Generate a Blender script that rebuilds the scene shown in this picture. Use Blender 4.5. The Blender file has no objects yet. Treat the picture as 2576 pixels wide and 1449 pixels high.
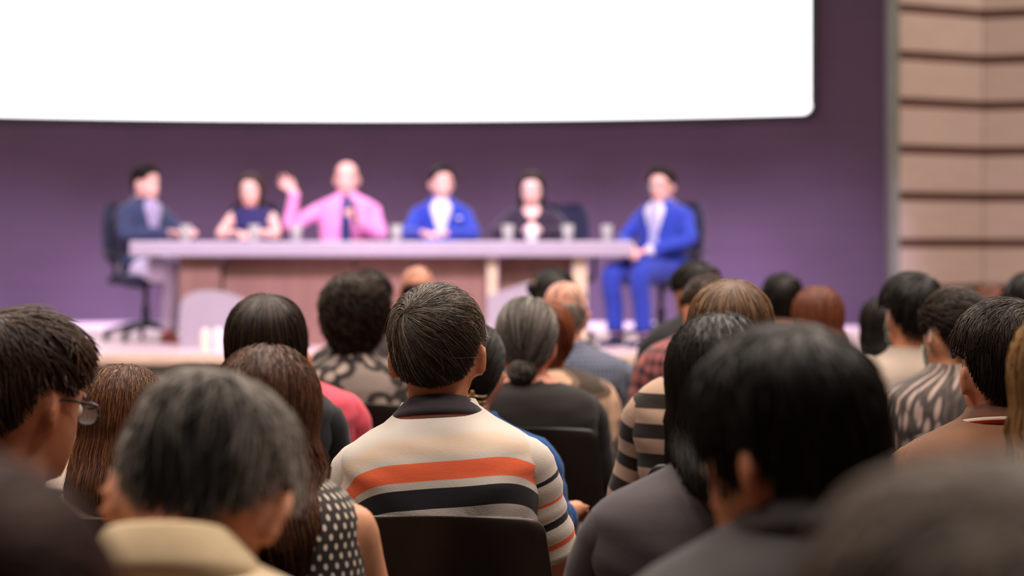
import bpy, bmesh, math, random
import numpy as np
from mathutils import Vector, Matrix, Euler

SC = bpy.context.scene
COL = SC.collection
R = math.radians

# ------------------------------------------------------------------ camera
F = 85.0 / 36.0 * 2576.0          # focal length in pixels of the 2576 px frame
CZ = 1.38                         # camera height, horizon at pixel row 615
cam_d = bpy.data.cameras.new('camera')
cam_d.lens = 85.0
cam_d.sensor_width = 36.0
cam_d.shift_y = -(724.5 - 615.0) / 2576.0
cam_d.clip_start = 0.05
cam_d.dof.use_dof = True
cam_d.dof.focus_distance = 4.55
cam_d.dof.aperture_fstop = 3.2
cam = bpy.data.objects.new('camera', cam_d)
cam.location = (0, 0, CZ)
cam.rotation_euler = (math.pi / 2, 0, 0)
COL.objects.link(cam)
SC.camera = cam

# ------------------------------------------------------------------ world, lamps, exposure
w = bpy.data.worlds.new('world')
SC.world = w
w.use_nodes = True
w.node_tree.nodes['Background'].inputs[0].default_value = (0.9, 0.85, 0.8, 1)
w.node_tree.nodes['Background'].inputs[1].default_value = 0.05

SC.view_settings.view_transform = 'Standard'
SC.view_settings.look = 'None'
SC.view_settings.gamma = 1.0
SC.view_settings.use_curve_mapping = False
SC.view_settings.exposure = 0.0

def area_lamp(name, loc, size, energy, color, aim=None, spread=180):
    l = bpy.data.lights.new(name, 'AREA')
    l.shape = 'RECTANGLE'
    l.size, l.size_y = size
    l.energy = energy
    l.color = color
    l.spread = R(spread)
    o = bpy.data.objects.new(name, l)
    o.location = loc
    if aim is not None:
        d = Vector(aim) - Vector(loc)
        o.rotation_euler = d.to_track_quat('-Z', 'Y').to_euler()
    COL.objects.link(o)
    return o

def spot_lamp(name, loc, aim, energy, color, angle, blend=0.6, radius=0.12):
    l = bpy.data.lights.new(name, 'SPOT')
    l.energy = energy
    l.color = color
    l.spot_size = R(angle)
    l.spot_blend = blend
    l.shadow_soft_size = radius
    o = bpy.data.objects.new(name, l)
    o.location = loc
    d = Vector(aim) - Vector(loc)
    o.rotation_euler = d.to_track_quat('-Z', 'Y').to_euler()
    COL.objects.link(o)
    return o

ROOM_H = 8.0
# warm ceiling panels above the seats
for ly in (3.0, 7.0, 11.0):
    for lx in (-3.2, 0.6, 4.0):
        area_lamp('ceiling_lamp', (lx, ly, ROOM_H - 0.15), (1.6, 1.6), 250, (1.0, 0.86, 0.74))
# lilac stage spots hung from the truss in front of the stage
for lx in (-4.2, -2.2, 0.2, 2.4):
    spot_lamp('stage_spot', (lx, 10.8, 7.0), (lx * 0.55 - 0.5, 17.2, 1.1), 1250, (0.97, 0.77, 1.0), 46, 0.8)

# added purple spots, unseen, that make the video wall brighter at its foot
for lx in (-5.6, -4.2, -2.8, -1.4, 0.0, 1.2, 2.2):
    spot_lamp('added_wall_spot', (lx, 13.6, 7.6), (lx, 22.2 - 0.07 * (lx + 1.3) ** 2, 0.3), 9500, (0.70, 0.60, 1.0), 17.5, 1.0)
# added warm fill, unseen, that brightens the timber reveal
area_lamp('reveal_fill_light', (6.2, 19.4, 7.7), (0.8, 0.8), 260, (1.0, 0.86, 0.78), (3.9, 20.8, 2.0))

# ------------------------------------------------------------------ numeric helpers
def arr(*a):
    return np.array(a, dtype=float)

def hermite(x, xs, ys):
    xs = np.asarray(xs, float); ys = np.asarray(ys, float)
    x = np.clip(np.asarray(x, float), xs[0], xs[-1])
    m = np.gradient(ys, xs)
    i = np.clip(np.searchsorted(xs, x, side='right') - 1, 0, len(xs) - 2)
    h = xs[i + 1] - xs[i]
    t = (x - xs[i]) / h
    t2, t3 = t * t, t * t * t
    return ((2*t3 - 3*t2 + 1) * ys[i] + (t3 - 2*t2 + t) * h * m[i]
            + (-2*t3 + 3*t2) * ys[i+1] + (t3 - t2) * h * m[i+1])

def sstep(e0, e1, x):
    t = np.clip((x - e0) / (e1 - e0), 0, 1)
    return t * t * (3 - 2 * t)

def unit(v):
    n = np.linalg.norm(v, axis=-1, keepdims=True)
    return v / np.maximum(n, 1e-9)

def spow(v, p):
    return np.sign(v) * np.abs(v) ** p

def wob(p, seed, freq, n=6):
    """smooth pseudo noise, about -1..1"""
    r = np.random.RandomState(seed)
    out = 0
    for i in range(n):
        k = unit(r.normal(size=3)) * freq * (0.6 + 0.9 * r.rand())
        out = out + np.sin(p @ k + r.rand() * 6.28) * (0.7 + 0.3 * r.rand())
    return out / math.sqrt(n) * 0.8

def catmull(pts, n):
    pts = np.asarray(pts, float)
    k = len(pts)
    s = np.linspace(0, k - 1, n)
    x = np.arange(k)
    return np.stack([hermite(s, x, pts[:, j]) for j in range(pts.shape[1])], 1)

# ------------------------------------------------------------------ mesh builder
class MB:
    def __init__(self):
        self.V, self.Q, self.T, self.A, self.n = [], [], [], [], 0

    def raw(self, V, Q=None, T=None, A=None):
        V = np.asarray(V, float).reshape(-1, 3)
        self.V.append(V)
        if Q is not None and len(Q): self.Q.append(np.asarray(Q, int).reshape(-1, 4) + self.n)
        if T is not None and len(T): self.T.append(np.asarray(T, int).reshape(-1, 3) + self.n)
        self.A.append(np.zeros_like(V) if A is None else np.asarray(A, float).reshape(-1, 3))
        self.n += len(V)
        return self

    def grid(self, P, wrap=True, cap0=True, cap1=True, A=None):
        P = np.asarray(P, float)
        n, m = P.shape[:2]
        idx = np.arange(n * m).reshape(n, m)
        a = idx[:-1]; b = idx[1:]
        if wrap:
            Q = np.stack([a, np.roll(a, -1, 1), np.roll(b, -1, 1), b], -1).reshape(-1, 4)
        else:
            Q = np.stack([a[:, :-1], a[:, 1:], b[:, 1:], b[:, :-1]], -1).reshape(-1, 4)
        V = P.reshape(-1, 3)
        AA = None if A is None else np.asarray(A, float).reshape(-1, 3)
        T = []
        extra, extraA = [], []
        for flag, row in ((cap0, 0), (cap1, n - 1)):
            if flag and wrap:
                c = len(V) + len(extra)
                extra.append(P[row].mean(0))
                if AA is not None: extraA.append(AA.reshape(n, m, 3)[row].mean(0))
                r = idx[row]
                for j in range(m):
                    t = (r[j], r[(j + 1) % m], c)
                    T.append(t if row else (t[1], t[0], t[2]))
        if extra:
            V = np.concatenate([V, np.array(extra)])
            if AA is not None: AA = np.concatenate([AA, np.array(extraA)])
        return self.raw(V, Q, T, AA)

    def tube(self, pts, rad, sides=10, samples=None, round0=True, round1=True, squash=None, up=None, aoff=0.0):
        """smooth tapered tube with rounded ends; squash scales the second axis"""
        pts = np.asarray(pts, float)
        rad = np.asarray(rad, float) * np.ones(len(pts))
        if samples:
            rr = catmull(np.concatenate([pts, rad[:, None]], 1), samples)
            pts, rad = rr[:, :3], rr[:, 3]
        t = unit(np.gradient(pts, axis=0))
        ring_p, ring_r = list(pts), list(rad)
        if round0:
            pre = [(pts[0] - t[0] * rad[0] * math.sin(x), rad[0] * math.cos(x)) for x in (1.45, 0.95, 0.48)]
            ring_p = [p for p, _ in pre] + ring_p; ring_r = [r for _, r in pre] + ring_r
            t = np.concatenate([np.repeat(t[:1], 3, 0), t])
        if round1:
            post = [(pts[-1] + t[-1] * rad[-1] * math.sin(x), rad[-1] * math.cos(x)) for x in (0.48, 0.95, 1.45)]
            ring_p += [p for p, _ in post]; ring_r += [r for _, r in post]
            t = np.concatenate([t, np.repeat(t[-1:], 3, 0)])
        ring_p = np.array(ring_p); ring_r = np.array(ring_r)
        u0 = arr(0, 0, 1) if up is None else np.asarray(up, float)
        if up is None and abs(t[0] @ u0) > 0.9: u0 = arr(0, 1, 0)
        n = unit(u0 - t[0] * (t[0] @ u0))
        P = []; A = []
        ph = np.linspace(0, 2 * math.pi, sides, endpoint=False)
        s = aoff
        for i in range(len(ring_p)):
            n = unit(n - t[i] * (n @ t[i]))
            b = np.cross(t[i], n)
            sq = 1.0 if squash is None else squash
            P.append(ring_p[i] + ring_r[i] * (np.cos(ph)[:, None] * b + np.sin(ph)[:, None] * n * sq))
            if i: s += np.linalg.norm(ring_p[i] - ring_p[i - 1])
            A.append(np.stack([ph * 0.05, np.full(sides, s), np.ones(sides)], 1))
        return self.grid(np.array(P), True, True, True, np.array(A))

    def box(self, c, s, rot=None):
        v = np.array([[x, y, z] for x in (-.5, .5) for y in (-.5, .5) for z in (-.5, .5)]) * np.asarray(s, float)
        if rot is not None: v = v @ np.array(rot).T
        v = v + np.asarray(c, float)
        q = [(0, 1, 3, 2), (4, 6, 7, 5), (0, 4, 5, 1), (2, 3, 7, 6), (0, 2, 6, 4), (1, 5, 7, 3)]
        return self.raw(v, q)

    def ellipsoid(self, c, r, M=None, nu=12, nv=8):
        th = np.linspace(0.001, math.pi - 0.001, nv)
        ph = np.linspace(0, 2 * math.pi, nu, endpoint=False)
        P = np.stack([np.sin(th)[:, None] * np.cos(ph), np.sin(th)[:, None] * np.sin(ph),
                      np.cos(th)[:, None] * np.ones(nu)], -1) * np.asarray(r, float)
        if M is not None: P = P @ np.array(M).T
        return self.grid(P + np.asarray(c, float))

    def prism(self, outline, y0, y1, axis='y'):
        """closed outline of (x, z) pairs extruded from y0 to y1"""
        o = np.asarray(outline, float)
        A_ = np.stack([o[:, 0], np.full(len(o), y0), o[:, 1]], 1)
        B_ = np.stack([o[:, 0], np.full(len(o), y1), o[:, 1]], 1)
        return self.grid(np.array([A_, B_]))

    def xform(self, M):
        M = np.array(M)
        self.V = [v @ M[:3, :3].T + M[:3, 3] for v in self.V]
        return self

    def mesh(self, name, mat=None, smooth=True, attr=None):
        V = np.concatenate(self.V)
        Q = np.concatenate(self.Q) if self.Q else np.zeros((0, 4), int)
        T = np.concatenate(self.T) if self.T else np.zeros((0, 3), int)
        me = bpy.data.meshes.new(name)
        me.vertices.add(len(V))
        me.vertices.foreach_set('co', V.astype(np.float32).ravel())
        L = np.concatenate([Q.ravel(), T.ravel()]).astype(np.int32)
        me.loops.add(len(L))
        me.loops.foreach_set('vertex_index', L)
        st = np.concatenate([np.arange(len(Q)) * 4, len(Q) * 4 + np.arange(len(T)) * 3]).astype(np.int32)
        me.polygons.add(len(st))
        me.polygons.foreach_set('loop_start', st)
        me.polygons.foreach_set('use_smooth', np.full(len(st), bool(smooth)))
        if attr:
            at = me.attributes.new(attr, 'FLOAT_VECTOR', 'POINT')
            at.data.foreach_set('vector', np.concatenate(self.A).astype(np.float32).ravel())
        me.update(calc_edges=True)
        if mat: me.materials.append(mat)
        return me

    def build(self, name, mat, parent=None, smooth=True, attr=None, fix=False, bevel=0.0):
        me = self.mesh(name, mat, smooth and not bevel, attr)
        if fix or bevel:
            bm = bmesh.new(); bm.from_mesh(me)
            bmesh.ops.recalc_face_normals(bm, faces=bm.faces)
            if bevel:
                bmesh.ops.bevel(bm, geom=list(bm.edges), offset=bevel, segments=2, profile=0.6, affect='EDGES', clamp_overlap=True)
            bm.to_mesh(me); bm.free()
        return add(name, me, parent)

def add(name, me, parent=None):
    o = bpy.data.objects.new(name, me)
    COL.objects.link(o)
    if parent is not None: o.parent = parent
    return o

def empty(name, loc=(0, 0, 0), rz=0.0):
    o = bpy.data.objects.new(name, None)
    o.location = loc; o.rotation_euler = (0, 0, rz); o.empty_display_size = 0.1
    COL.objects.link(o)
    return o

def tag(o, label=None, cat=None, group=None, kind=None):
    if label: o['label'] = label
    if cat: o['category'] = cat
    if group: o['group'] = group
    if kind: o['kind'] = kind
    return o

def copy_tree(o, parent=None):
    c = o.copy(); COL.objects.link(c)
    if parent is not None: c.parent = parent
    for ch in list(o.children): copy_tree(ch, c)
    return c

def spot_at(px, py, d):
    """world point that the photo shows at this pixel when it stands d metres away"""
    return arr((px - 1288.0) / F * d, d, CZ + (615.0 - py) / F * d)

# ------------------------------------------------------------------ materials
def srgb(r, g, b):
    f = lambda c: ((c / 255.0 + 0.055) / 1.055) ** 2.4 if c > 10 else c / 255.0 / 12.92
    return (f(r), f(g), f(b), 1.0)

MATS = {}
class NT:
    """small wrapper round a node tree"""
    def __init__(self, name):
        m = bpy.data.materials.new(name); m.use_nodes = True
        self.m, self.t = m, m.node_tree
        self.b = self.t.nodes['Principled BSDF']
    def n(self, typ, **kw):
        x = self.t.nodes.new(typ)
        for k, v in kw.items(): setattr(x, k, v)
        return x
    def link(self, a, b): self.t.links.new(a, b)
    def math(self, op, a, b=None, c=None):
        x = self.n('ShaderNodeMath', operation=op)
        for i, v in enumerate((a, b, c)):
            if v is None: continue
            if isinstance(v, (int, float)): x.inputs[i].default_value = v
            else: self.link(v, x.inputs[i])
        return x.outputs[0]
    def attr(self, name):
        a = self.n('ShaderNodeAttribute', attribute_name=name)
        s = self.n('ShaderNodeSeparateXYZ'); self.link(a.outputs['Vector'], s.inputs[0])
        return a.outputs['Vector'], s.outputs[0], s.outputs[1], s.outputs[2]
    def ramp(self, fac, stops, mode='LINEAR'):
        r = self.n('ShaderNodeValToRGB'); r.color_ramp.interpolation = mode
        e = r.color_ramp.elements
        while len(e) > 1: e.remove(e[-1])
        e[0].position, e[0].color = stops[0]
        for p, c in stops[1:]:
            x = e.new(p); x.color = c
        self.link(fac, r.inputs[0])
        return r.outputs[0]
    def mix(self, fac, a, b):
        x = self.n('ShaderNodeMix', data_type='RGBA')
        for sock, v in ((x.inputs[0], fac), (x.inputs[6], a), (x.inputs[7], b)):
            if isinstance(v, (int, float)): sock.default_value = v
            elif isinstance(v, tuple): sock.default_value = v
            else: self.link(v, sock)
        return x.outputs[2]
    def noise(self, scale, detail=3.0, vec=None, rough=0.5):
        x = self.n('ShaderNodeTexNoise'); x.inputs['Scale'].default_value = scale
        x.inputs['Detail'].default_value = detail; x.inputs['Roughness'].default_value = rough
        if vec is None:
            tc = self.n('ShaderNodeTexCoord'); vec = tc.outputs['Object']
        self.link(vec, x.inputs['Vector'])
        return x.outputs['Fac']
    def scaled(self, sx, sy, sz, vec=None):
        mp = self.n('ShaderNodeMapping')
        mp.inputs['Scale'].default_value = (sx, sy, sz)
        if vec is None:
            vec = self.n('ShaderNodeTexCoord').outputs['Object']
        self.link(vec, mp.inputs['Vector'])
        return mp.outputs[0]
    def bump(self, h, strength=0.3, dist=0.01):
        x = self.n('ShaderNodeBump'); x.inputs['Strength'].default_value = strength
        x.inputs['Distance'].default_value = dist
        self.link(h, x.inputs['Height']); self.link(x.outputs[0], self.b.inputs['Normal'])
    def color(self, c):
        if isinstance(c, tuple): self.b.inputs['Base Color'].default_value = c
        else: self.link(c, self.b.inputs['Base Color'])
    def set(self, rough=0.6, spec=0.5, metal=0.0, sheen=0.0):
        self.b.inputs['Roughness'].default_value = rough
        self.b.inputs['Specular IOR Level'].default_value = spec
        self.b.inputs['Metallic'].default_value = metal
        self.b.inputs['Sheen Weight'].default_value = sheen
        return self

def plain(name, c, rough=0.6, spec=0.4, metal=0.0, var=0.08, scale=6.0, bump=0.0, bscale=60.0):
    if name in MATS: return MATS[name]
    x = NT(name); x.set(rough, spec, metal)
    c = srgb(*c)
    lo = tuple(v * (1 - var) for v in c[:3]) + (1,)
    hi = tuple(min(1, v * (1 + var)) for v in c[:3]) + (1,)
    x.color(x.ramp(x.noise(scale), [(0.3, lo), (0.7, hi)]))
    if bump: x.bump(x.noise(bscale, 2), bump, 0.004)
    MATS[name] = x.m
    return x.m

def skin_mat(c):
    name = 'skin_%d_%d_%d' % c
    if name in MATS: return MATS[name]
    x = NT(name); x.set(0.5, 0.35)
    b = srgb(*c)
    red = (min(1, b[0] * 1.02), b[1] * 0.78, b[2] * 0.72, 1)
    x.color(x.mix(x.ramp(x.noise(9.0, 4), [(0.35, (0, 0, 0, 1)), (0.7, (1, 1, 1, 1))]), b, red))
    x.b.inputs['Subsurface Weight'].default_value = 0.12
    x.b.inputs['Subsurface Radius'].default_value = (0.012, 0.005, 0.003)
    x.b.inputs['Subsurface Scale'].default_value = 1.0
    x.bump(x.noise(180.0, 2), 0.15, 0.002)
    MATS[name] = x.m
    return x.m

def hair_mat(name, stops, rough=0.42, spec=0.45):
    """stops: list of (position, rgb) over the per-strand random value"""
    x = NT('hair_' + name); x.set(rough + .06, spec * .6)
    _, r, along, _ = x.attr('strand')
    nz = x.noise(120.0, 2)
    fac = x.math('ADD', x.math('MULTIPLY', r, 0.85), x.math('MULTIPLY', nz, 0.15))
    x.color(x.ramp(fac, [(p, srgb(*c)) for p, c in stops]))
    return x.m

def cloth(name, c, rough=0.85, var=0.07, weave=420.0, bumpy=0.35):
    if name in MATS: return MATS[name]
    x = NT(name); x.set(rough, 0.25, 0, 0.12)
    c = srgb(*c)
    lo = tuple(v * (1 - var) for v in c[:3]) + (1,)
    hi = tuple(min(1, v * (1 + var)) for v in c[:3]) + (1,)
    x.color(x.ramp(x.noise(14.0, 4), [(0.3, lo), (0.7, hi)]))
    x.bump(x.math('ADD', x.noise(weave, 1), x.math('MULTIPLY', x.noise(18.0, 2), 2.0)), bumpy * .45, 0.004)
    MATS[name] = x.m
    return x.m

def cloth_nodes(name, colour_fn, rough=0.85, bumpy=0.35):
    """pattern cloth; colour_fn(x, u, v) returns a colour socket"""
    if name in MATS: return MATS[name]
    x = NT(name); x.set(rough, 0.25, 0, 0.12)
    _, u, v, p = x.attr('pat')
    x.color(colour_fn(x, u, v, p))
    x.bump(x.math('ADD', x.noise(420.0, 1), x.math('MULTIPLY', x.noise(18.0, 2), 2.0)), bumpy * .45, 0.004)
    MATS[name] = x.m
    return x.m

# ================================================================== the setting
STAGE_Z = 0.675
STAGE_Y = 15.6
def struct(name, mb, mat, parent=None, **kw):
    o = mb.build(name, mat, parent, **kw)
    if parent is None: o['kind'] = 'structure'
    return o

# carpet
x = NT('carpet'); x.set(0.95, 0.15)
x.color(x.ramp(x.noise(60.0, 4), [(0.3, srgb(46, 36, 32)), (0.7, srgb(62, 50, 44))]))
x.bump(x.noise(300.0, 2), 0.5, 0.005)
M_CARPET = x.m
x = NT('light_floor'); x.set(0.45, 0.4)
x.color(x.ramp(x.noise(1.0, 5, x.scaled(1.2, 14, 1)), [(0.3, srgb(205, 180, 158)), (0.7, srgb(220, 196, 172))]))
M_LIGHTFLOOR = x.m
x = NT('stage_laminate'); x.set(0.38, 0.45)
x.color(x.ramp(x.noise(1.0, 5, x.scaled(2.0, 22, 2)), [(0.3, srgb(218, 194, 198)), (0.7, srgb(230, 206, 208))]))
M_STAGE = x.m
M_NOSING = plain('stage_nosing', (186, 164, 144), 0.5)
M_STAGEFRONT = plain('stage_front_grey', (92, 90, 90), 0.7)
M_DARKWALL = plain('hall_wall', (120, 104, 94), 0.8)
M_CEIL = plain('ceiling_paint', (150, 140, 132), 0.9)

struct('floor', MB().box((-0.5, 3.5, -0.05), (15, 20, 0.1)), M_CARPET, smooth=False)
struct('floor_front', MB().box((-0.5, 14.6, -0.05), (15, 2.2, 0.1)), M_LIGHTFLOOR, smooth=False)
struct('ceiling', MB().box((-0.5, 9.0, ROOM_H + 0.05), (15, 31, 0.1)), M_CEIL, smooth=False)
struct('wall_left', MB().box((-8.05, 9.0, ROOM_H / 2), (0.1, 31, ROOM_H)), M_DARKWALL, smooth=False)
struct('wall_right', MB().box((7.05, 9.0, ROOM_H / 2), (0.1, 31, ROOM_H)), M_DARKWALL, smooth=False)
struct('wall_rear', MB().box((-0.5, -6.55, ROOM_H / 2), (15, 0.1, ROOM_H)), M_DARKWALL, smooth=False)

# ---- stage platform
st = struct('stage', MB().box((-0.5, (STAGE_Y + 24.0) / 2, STAGE_Z - 0.02), (15, 24.0 - STAGE_Y, 0.04)), M_STAGE, smooth=False)
MB().box((-0.5, STAGE_Y - 0.005, STAGE_Z - 0.035), (15, 0.05, 0.068)).build('nosing', M_NOSING, st, bevel=0.012)
MB().box((-0.5, STAGE_Y + 0.10, (STAGE_Z - 0.05) / 2), (15, 0.06, STAGE_Z - 0.05)).build('carcass', plain('stage_dark', (30, 28, 28), .9), st, smooth=False)
for i in range(10):
    MB().box((-7.25 + 1.5 * i, STAGE_Y + 0.045, (STAGE_Z - 0.07) / 2), (1.49, 0.03, STAGE_Z - 0.07)).build('fascia_panel', M_STAGEFRONT, st, bevel=0.004)

# ---- curved video wall behind the stage, built of flat columns
X0, YC, RAD, STEP = -1.33, 22.3, 7.7, 0.1405
def wall_xy(ang, back=0.0):
    return X0 + (RAD + back) * math.sin(ang), YC - RAD + (RAD + back) * math.cos(ang)
x = NT('video_wall'); x.set(0.85, 0.15)
tc = x.n('ShaderNodeTexCoord')
sep = x.n('ShaderNodeSeparateXYZ'); x.link(tc.outputs['Object'], sep.inputs[0])
saw = x.math('FRACT', x.math('MULTIPLY', sep.outputs[2], 9.0))
line = x.math('LESS_THAN', saw, 0.12)
mott = x.noise(2.4, 3, x.scaled(0.6, 0.6, 3.0))
base = x.ramp(mott, [(0.3, srgb(72, 57, 71)), (0.7, srgb(75, 60, 74))])
x.color(x.mix(x.math('MULTIPLY', line, 0.5), base, srgb(65, 51, 64)))
x.bump(saw, 0.15, 0.004)
M_LED = x.m
wall = MB()
rows = []
for back in (0.06, 0.25):
    pts = [wall_xy(min(STEP * (i - 5), 0.645), back) for i in range(0, 11)]
    rows.append(pts)
V = []
for z in (0.0, ROOM_H):
    for pts in rows:
        V.append([(p[0], p[1], z) for p in pts])
ring = np.array([V[0], V[1], V[3], V[2]])
wall.grid(np.concatenate([ring, ring[:1]]), wrap=False)
wb = struct('wall_back', wall, plain('wall_backing', (24, 22, 24), 0.9), smooth=False)
for i in range(10):
    a0, a1 = STEP * (i - 5), min(STEP * (i - 4), 0.645)
    p0, p1 = arr(*wall_xy(a0), 0), arr(*wall_xy(a1), 0)
    d = unit(p1 - p0); nrm = arr(d[1], -d[0], 0)
    for (z0, z1) in ((STAGE_Z, 2.46), (2.46, 4.8), (4.8, ROOM_H)):
        g = 0.0015
        c = (p0 + p1) / 2 + arr(0, 0, (z0 + z1) / 2) - nrm * 0.03
        rot = np.stack([d, -nrm, arr(0, 0, 1)], 1)
        MB().box(c, (np.linalg.norm(p1 - p0) - g, 0.06, z1 - z0 - g), rot).build('panel', M_LED, wb, smooth=False)

# ---- the lit screen hung proud of the wall
def emis(name, c, s):
    x = NT(name); x.b.inputs['Emission Color'].default_value = srgb(*c)
    x.b.inputs['Emission Strength'].default_value = s
    x.color(srgb(230, 230, 230))
    return x.m
SCR_Z0, SCR_Z1 = 2.53, 7.0
ang_of = lambda X: math.asin((X - X0) / RAD)
sa0, sa1 = -0.545, 0.541
scr = empty('video_screen', (X0, YC, SCR_Z0))
tag(scr, 'huge blank glowing white curved screen above the stage', 'screen')
def screen_sheet(a0, a1, z0, z1, back, front, rc):
    """curved sheet with rounded lower and upper corners"""
    mb = MB()
    c_ = 0.014 * (1 - np.cos(np.linspace(0, 1, 11) * math.pi / 2))
    tt = np.concatenate([c_, np.linspace(0.014, 0.986, 45)[1:-1], 1 - c_[::-1]])
    aa = a0 + (a1 - a0) * tt
    s = (aa - a0) * RAD; e = (a1 - aa) * RAD
    m = np.minimum(s, e)
    cut = np.where(m < rc, rc - np.sqrt(np.maximum(rc * rc - (rc - m) ** 2, 0)), 0)
    rows = []
    for zz, rr in ((z0 + cut, back), (z0 + cut, front), (z1 - cut, front), (z1 - cut, back)):
        rows.append(np.stack([X0 + (RAD - rr) * np.sin(aa) - X0, YC - RAD + (RAD - rr) * np.cos(aa) - YC, zz - SCR_Z0], 1))
    rows.append(rows[0])
    mb.grid(np.array(rows), wrap=False)
    return mb
screen_sheet(sa0 - 0.007, sa1 + 0.007, SCR_Z0 - 0.055, SCR_Z1 + 0.05, 0.0, 0.035, 0.10).build('frame', plain('screen_frame', (16, 15, 17), 0.5), scr, smooth=False)
screen_sheet(sa0, sa1, SCR_Z0, SCR_Z1, 0.02, 0.06, 0.075).build('display', emis('screen_light', (250, 252, 255), 2.6), scr, smooth=False)

# ---- timber clad reveal at the right end of the video wall
x = NT('wood_panel'); x.set(0.55, 0.35)
x.color(x.ramp(x.noise(1.0, 5, x.scaled(3, 3, 26)), [(0.3, srgb(172, 154, 143)), (0.7, srgb(181, 163, 151))]))
x.bump(x.noise(1.0, 4, x.scaled(4, 4, 60)), 0.1, 0.003)
M_WOOD = x.m
M_GROOVE = plain('groove_brown', (86, 60, 50), 0.85)
PA, PB = arr(3.285, 20.5, 0), arr(4.115, 21.1, 0)
PCn = arr(4.437, 20.95, 0)
PC = PB + unit(PCn - PB) * 3.0
wp = MB()
for a, b in ((PA, PB), (PB, PC)):
    d = unit(b - a); nrm = arr(d[1], -d[0], 0)
    if nrm[1] > 0: nrm = -nrm
    rot = np.stack([d, -nrm, arr(0, 0, 1)], 1)
    wp.box((a + b) / 2 - nrm * 0.056 + arr(0, 0, ROOM_H / 2), (np.linalg.norm(b - a) + 0.06, 0.08, ROOM_H), rot)
wp = struct('wall_portal', wp, M_GROOVE, smooth=False)
for a, b in ((PA, PB), (PB, PC)):
    d = unit(b - a); nrm = arr(d[1], -d[0], 0)
    if nrm[1] > 0: nrm = -nrm
    rot = np.stack([d, -nrm, arr(0, 0, 1)], 1)
    for k in range(0, 17):
        z0 = 1.39 + 0.3994 * (k - 1) + 0.042
        z1 = z0 + 0.3994 - 0.084
        if z1 > ROOM_H: continue
        MB().box((a + b) / 2 - nrm * 0.015 + arr(0, 0, (z0 + z1) / 2), (np.linalg.norm(b - a) - 0.004, 0.03, z1 - z0), rot).build('panel', M_WOOD, wp, bevel=0.004)
    MB().box((a + b) / 2 - nrm * 0.012 + arr(0, 0, 0.5), (np.linalg.norm(b - a) - 0.004, 0.03, 0.92), rot).build('plinth_board', plain('plinth_brown', (98, 68, 58), 0.6), wp, bevel=0.004)
struct('trim_1', MB().box((3.245, 20.62, ROOM_H / 2), (0.075, 0.3, ROOM_H)), plain('trim_metal', (112, 114, 104), 0.45, 0.5, 0.3), bevel=0.006)

# ================================================================== furniture on the stage
TY = 16.6                                     # front edge of the table top
TX0, TX1 = spot_at(325, 600, TY)[0], spot_at(1592, 600, TY)[0]
TTOP = 1.402
M_TABLETOP = plain('table_top_white', (168, 158, 178), 0.35, 0.5, var=0.03)
x = NT('table_wood'); x.set(0.5, 0.35)
x.color(x.ramp(x.noise(1.0, 5, x.scaled(18, 18, 2)), [(0.3, srgb(124, 92, 86)), (0.7, srgb(136, 102, 95))]))
M_TWOOD = x.m
M_TPOST = plain('table_post_pale', (206, 186, 160), 0.5)
tb = empty('panel_table', ((TX0 + TX1) / 2, TY + 0.4, STAGE_Z))
tag(tb, 'long pale conference table with wooden front panels standing on the stage', 'table')
def tbl(c, s): 
    return MB().box(np.asarray(c) - arr((TX0 + TX1) / 2, TY + 0.4, STAGE_Z), s)
tbl(((TX0 + TX1) / 2, TY + 0.4, TTOP - 0.052), (TX1 - TX0, 0.80, 0.104)).build('table_top', M_TABLETOP, tb, bevel=0.012)
BY = TY + 0.12
bx = lambda px: spot_at(px, 600, BY)[0]
hz = TTOP - 0.106 - STAGE_Z
for (p0, p1, dy, mt, nm) in ((452, 556, 0.0, M_TWOOD, 'front_panel'), (560, 890, 0.05, M_TWOOD, 'front_panel'), (893, 1222, 0.05, M_TWOOD, 'front_panel'),
                         (1225, 1252, -0.02, M_TPOST, 'post'), (1256, 1438, 0.10, M_TWOOD, 'front_panel'), (1441, 1476, -0.02, M_TPOST, 'post')):
    tbl(((bx(p0) + bx(p1)) / 2, BY + dy, STAGE_Z + hz / 2), (bx(p1) - bx(p0), 0.04, hz)).build(nm, mt, tb, bevel=0.004)
for px in (456, 1458):
    tbl((bx(px), BY + 0.22, STAGE_Z + hz / 2), (0.04, 0.36, hz)).build('side_panel', M_TWOOD, tb, bevel=0.004)

# pale curved low screens standing in front of the table
M_PALE = NT('pale_ribbed'); M_PALE.set(0.6, 0.3)
sepx = M_PALE.n('ShaderNodeSeparateXYZ'); M_PALE.link(M_PALE.n('ShaderNodeTexCoord').outputs['Object'], sepx.inputs[0])
rib = M_PALE.math('SINE', M_PALE.math('MULTIPLY', sepx.outputs[0], 210.0))
M_PALE.color(M_PALE.ramp(M_PALE.noise(3.0), [(0.3, srgb(150, 141, 153)), (0.7, srgb(159, 150, 162))]))
M_PALE.bump(rib, 0.25, 0.004); M_PALE = M_PALE.m
def low_screen(outline, d, label):
    pts = np.array([spot_at(a, b, d)[[0, 2]] for a, b in outline])
    pts[:, 1] = np.maximum(pts[:, 1], STAGE_Z)
    pts[0, 1] = pts[-1, 1] = STAGE_Z
    n = len(pts)
    c = arr(pts[:, 0].mean(), d, STAGE_Z)
    mb = MB().prism(pts - c[[0, 2]], -0.02, 0.02)
    o = mb.build('low_screen', M_PALE, None, smooth=False, fix=True)
    o.location = c
    tag(o, label, 'screen panel')
low_screen([(452, 900), (452, 775), (460, 752), (478, 738), (505, 731), (535, 730), (565, 734), (595, 744), (630, 758), (665, 779), (705, 808), (745, 840), (775, 868), (785, 900)], 16.42,
           'pale lilac low panel with a humped top before the table end')
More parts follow.
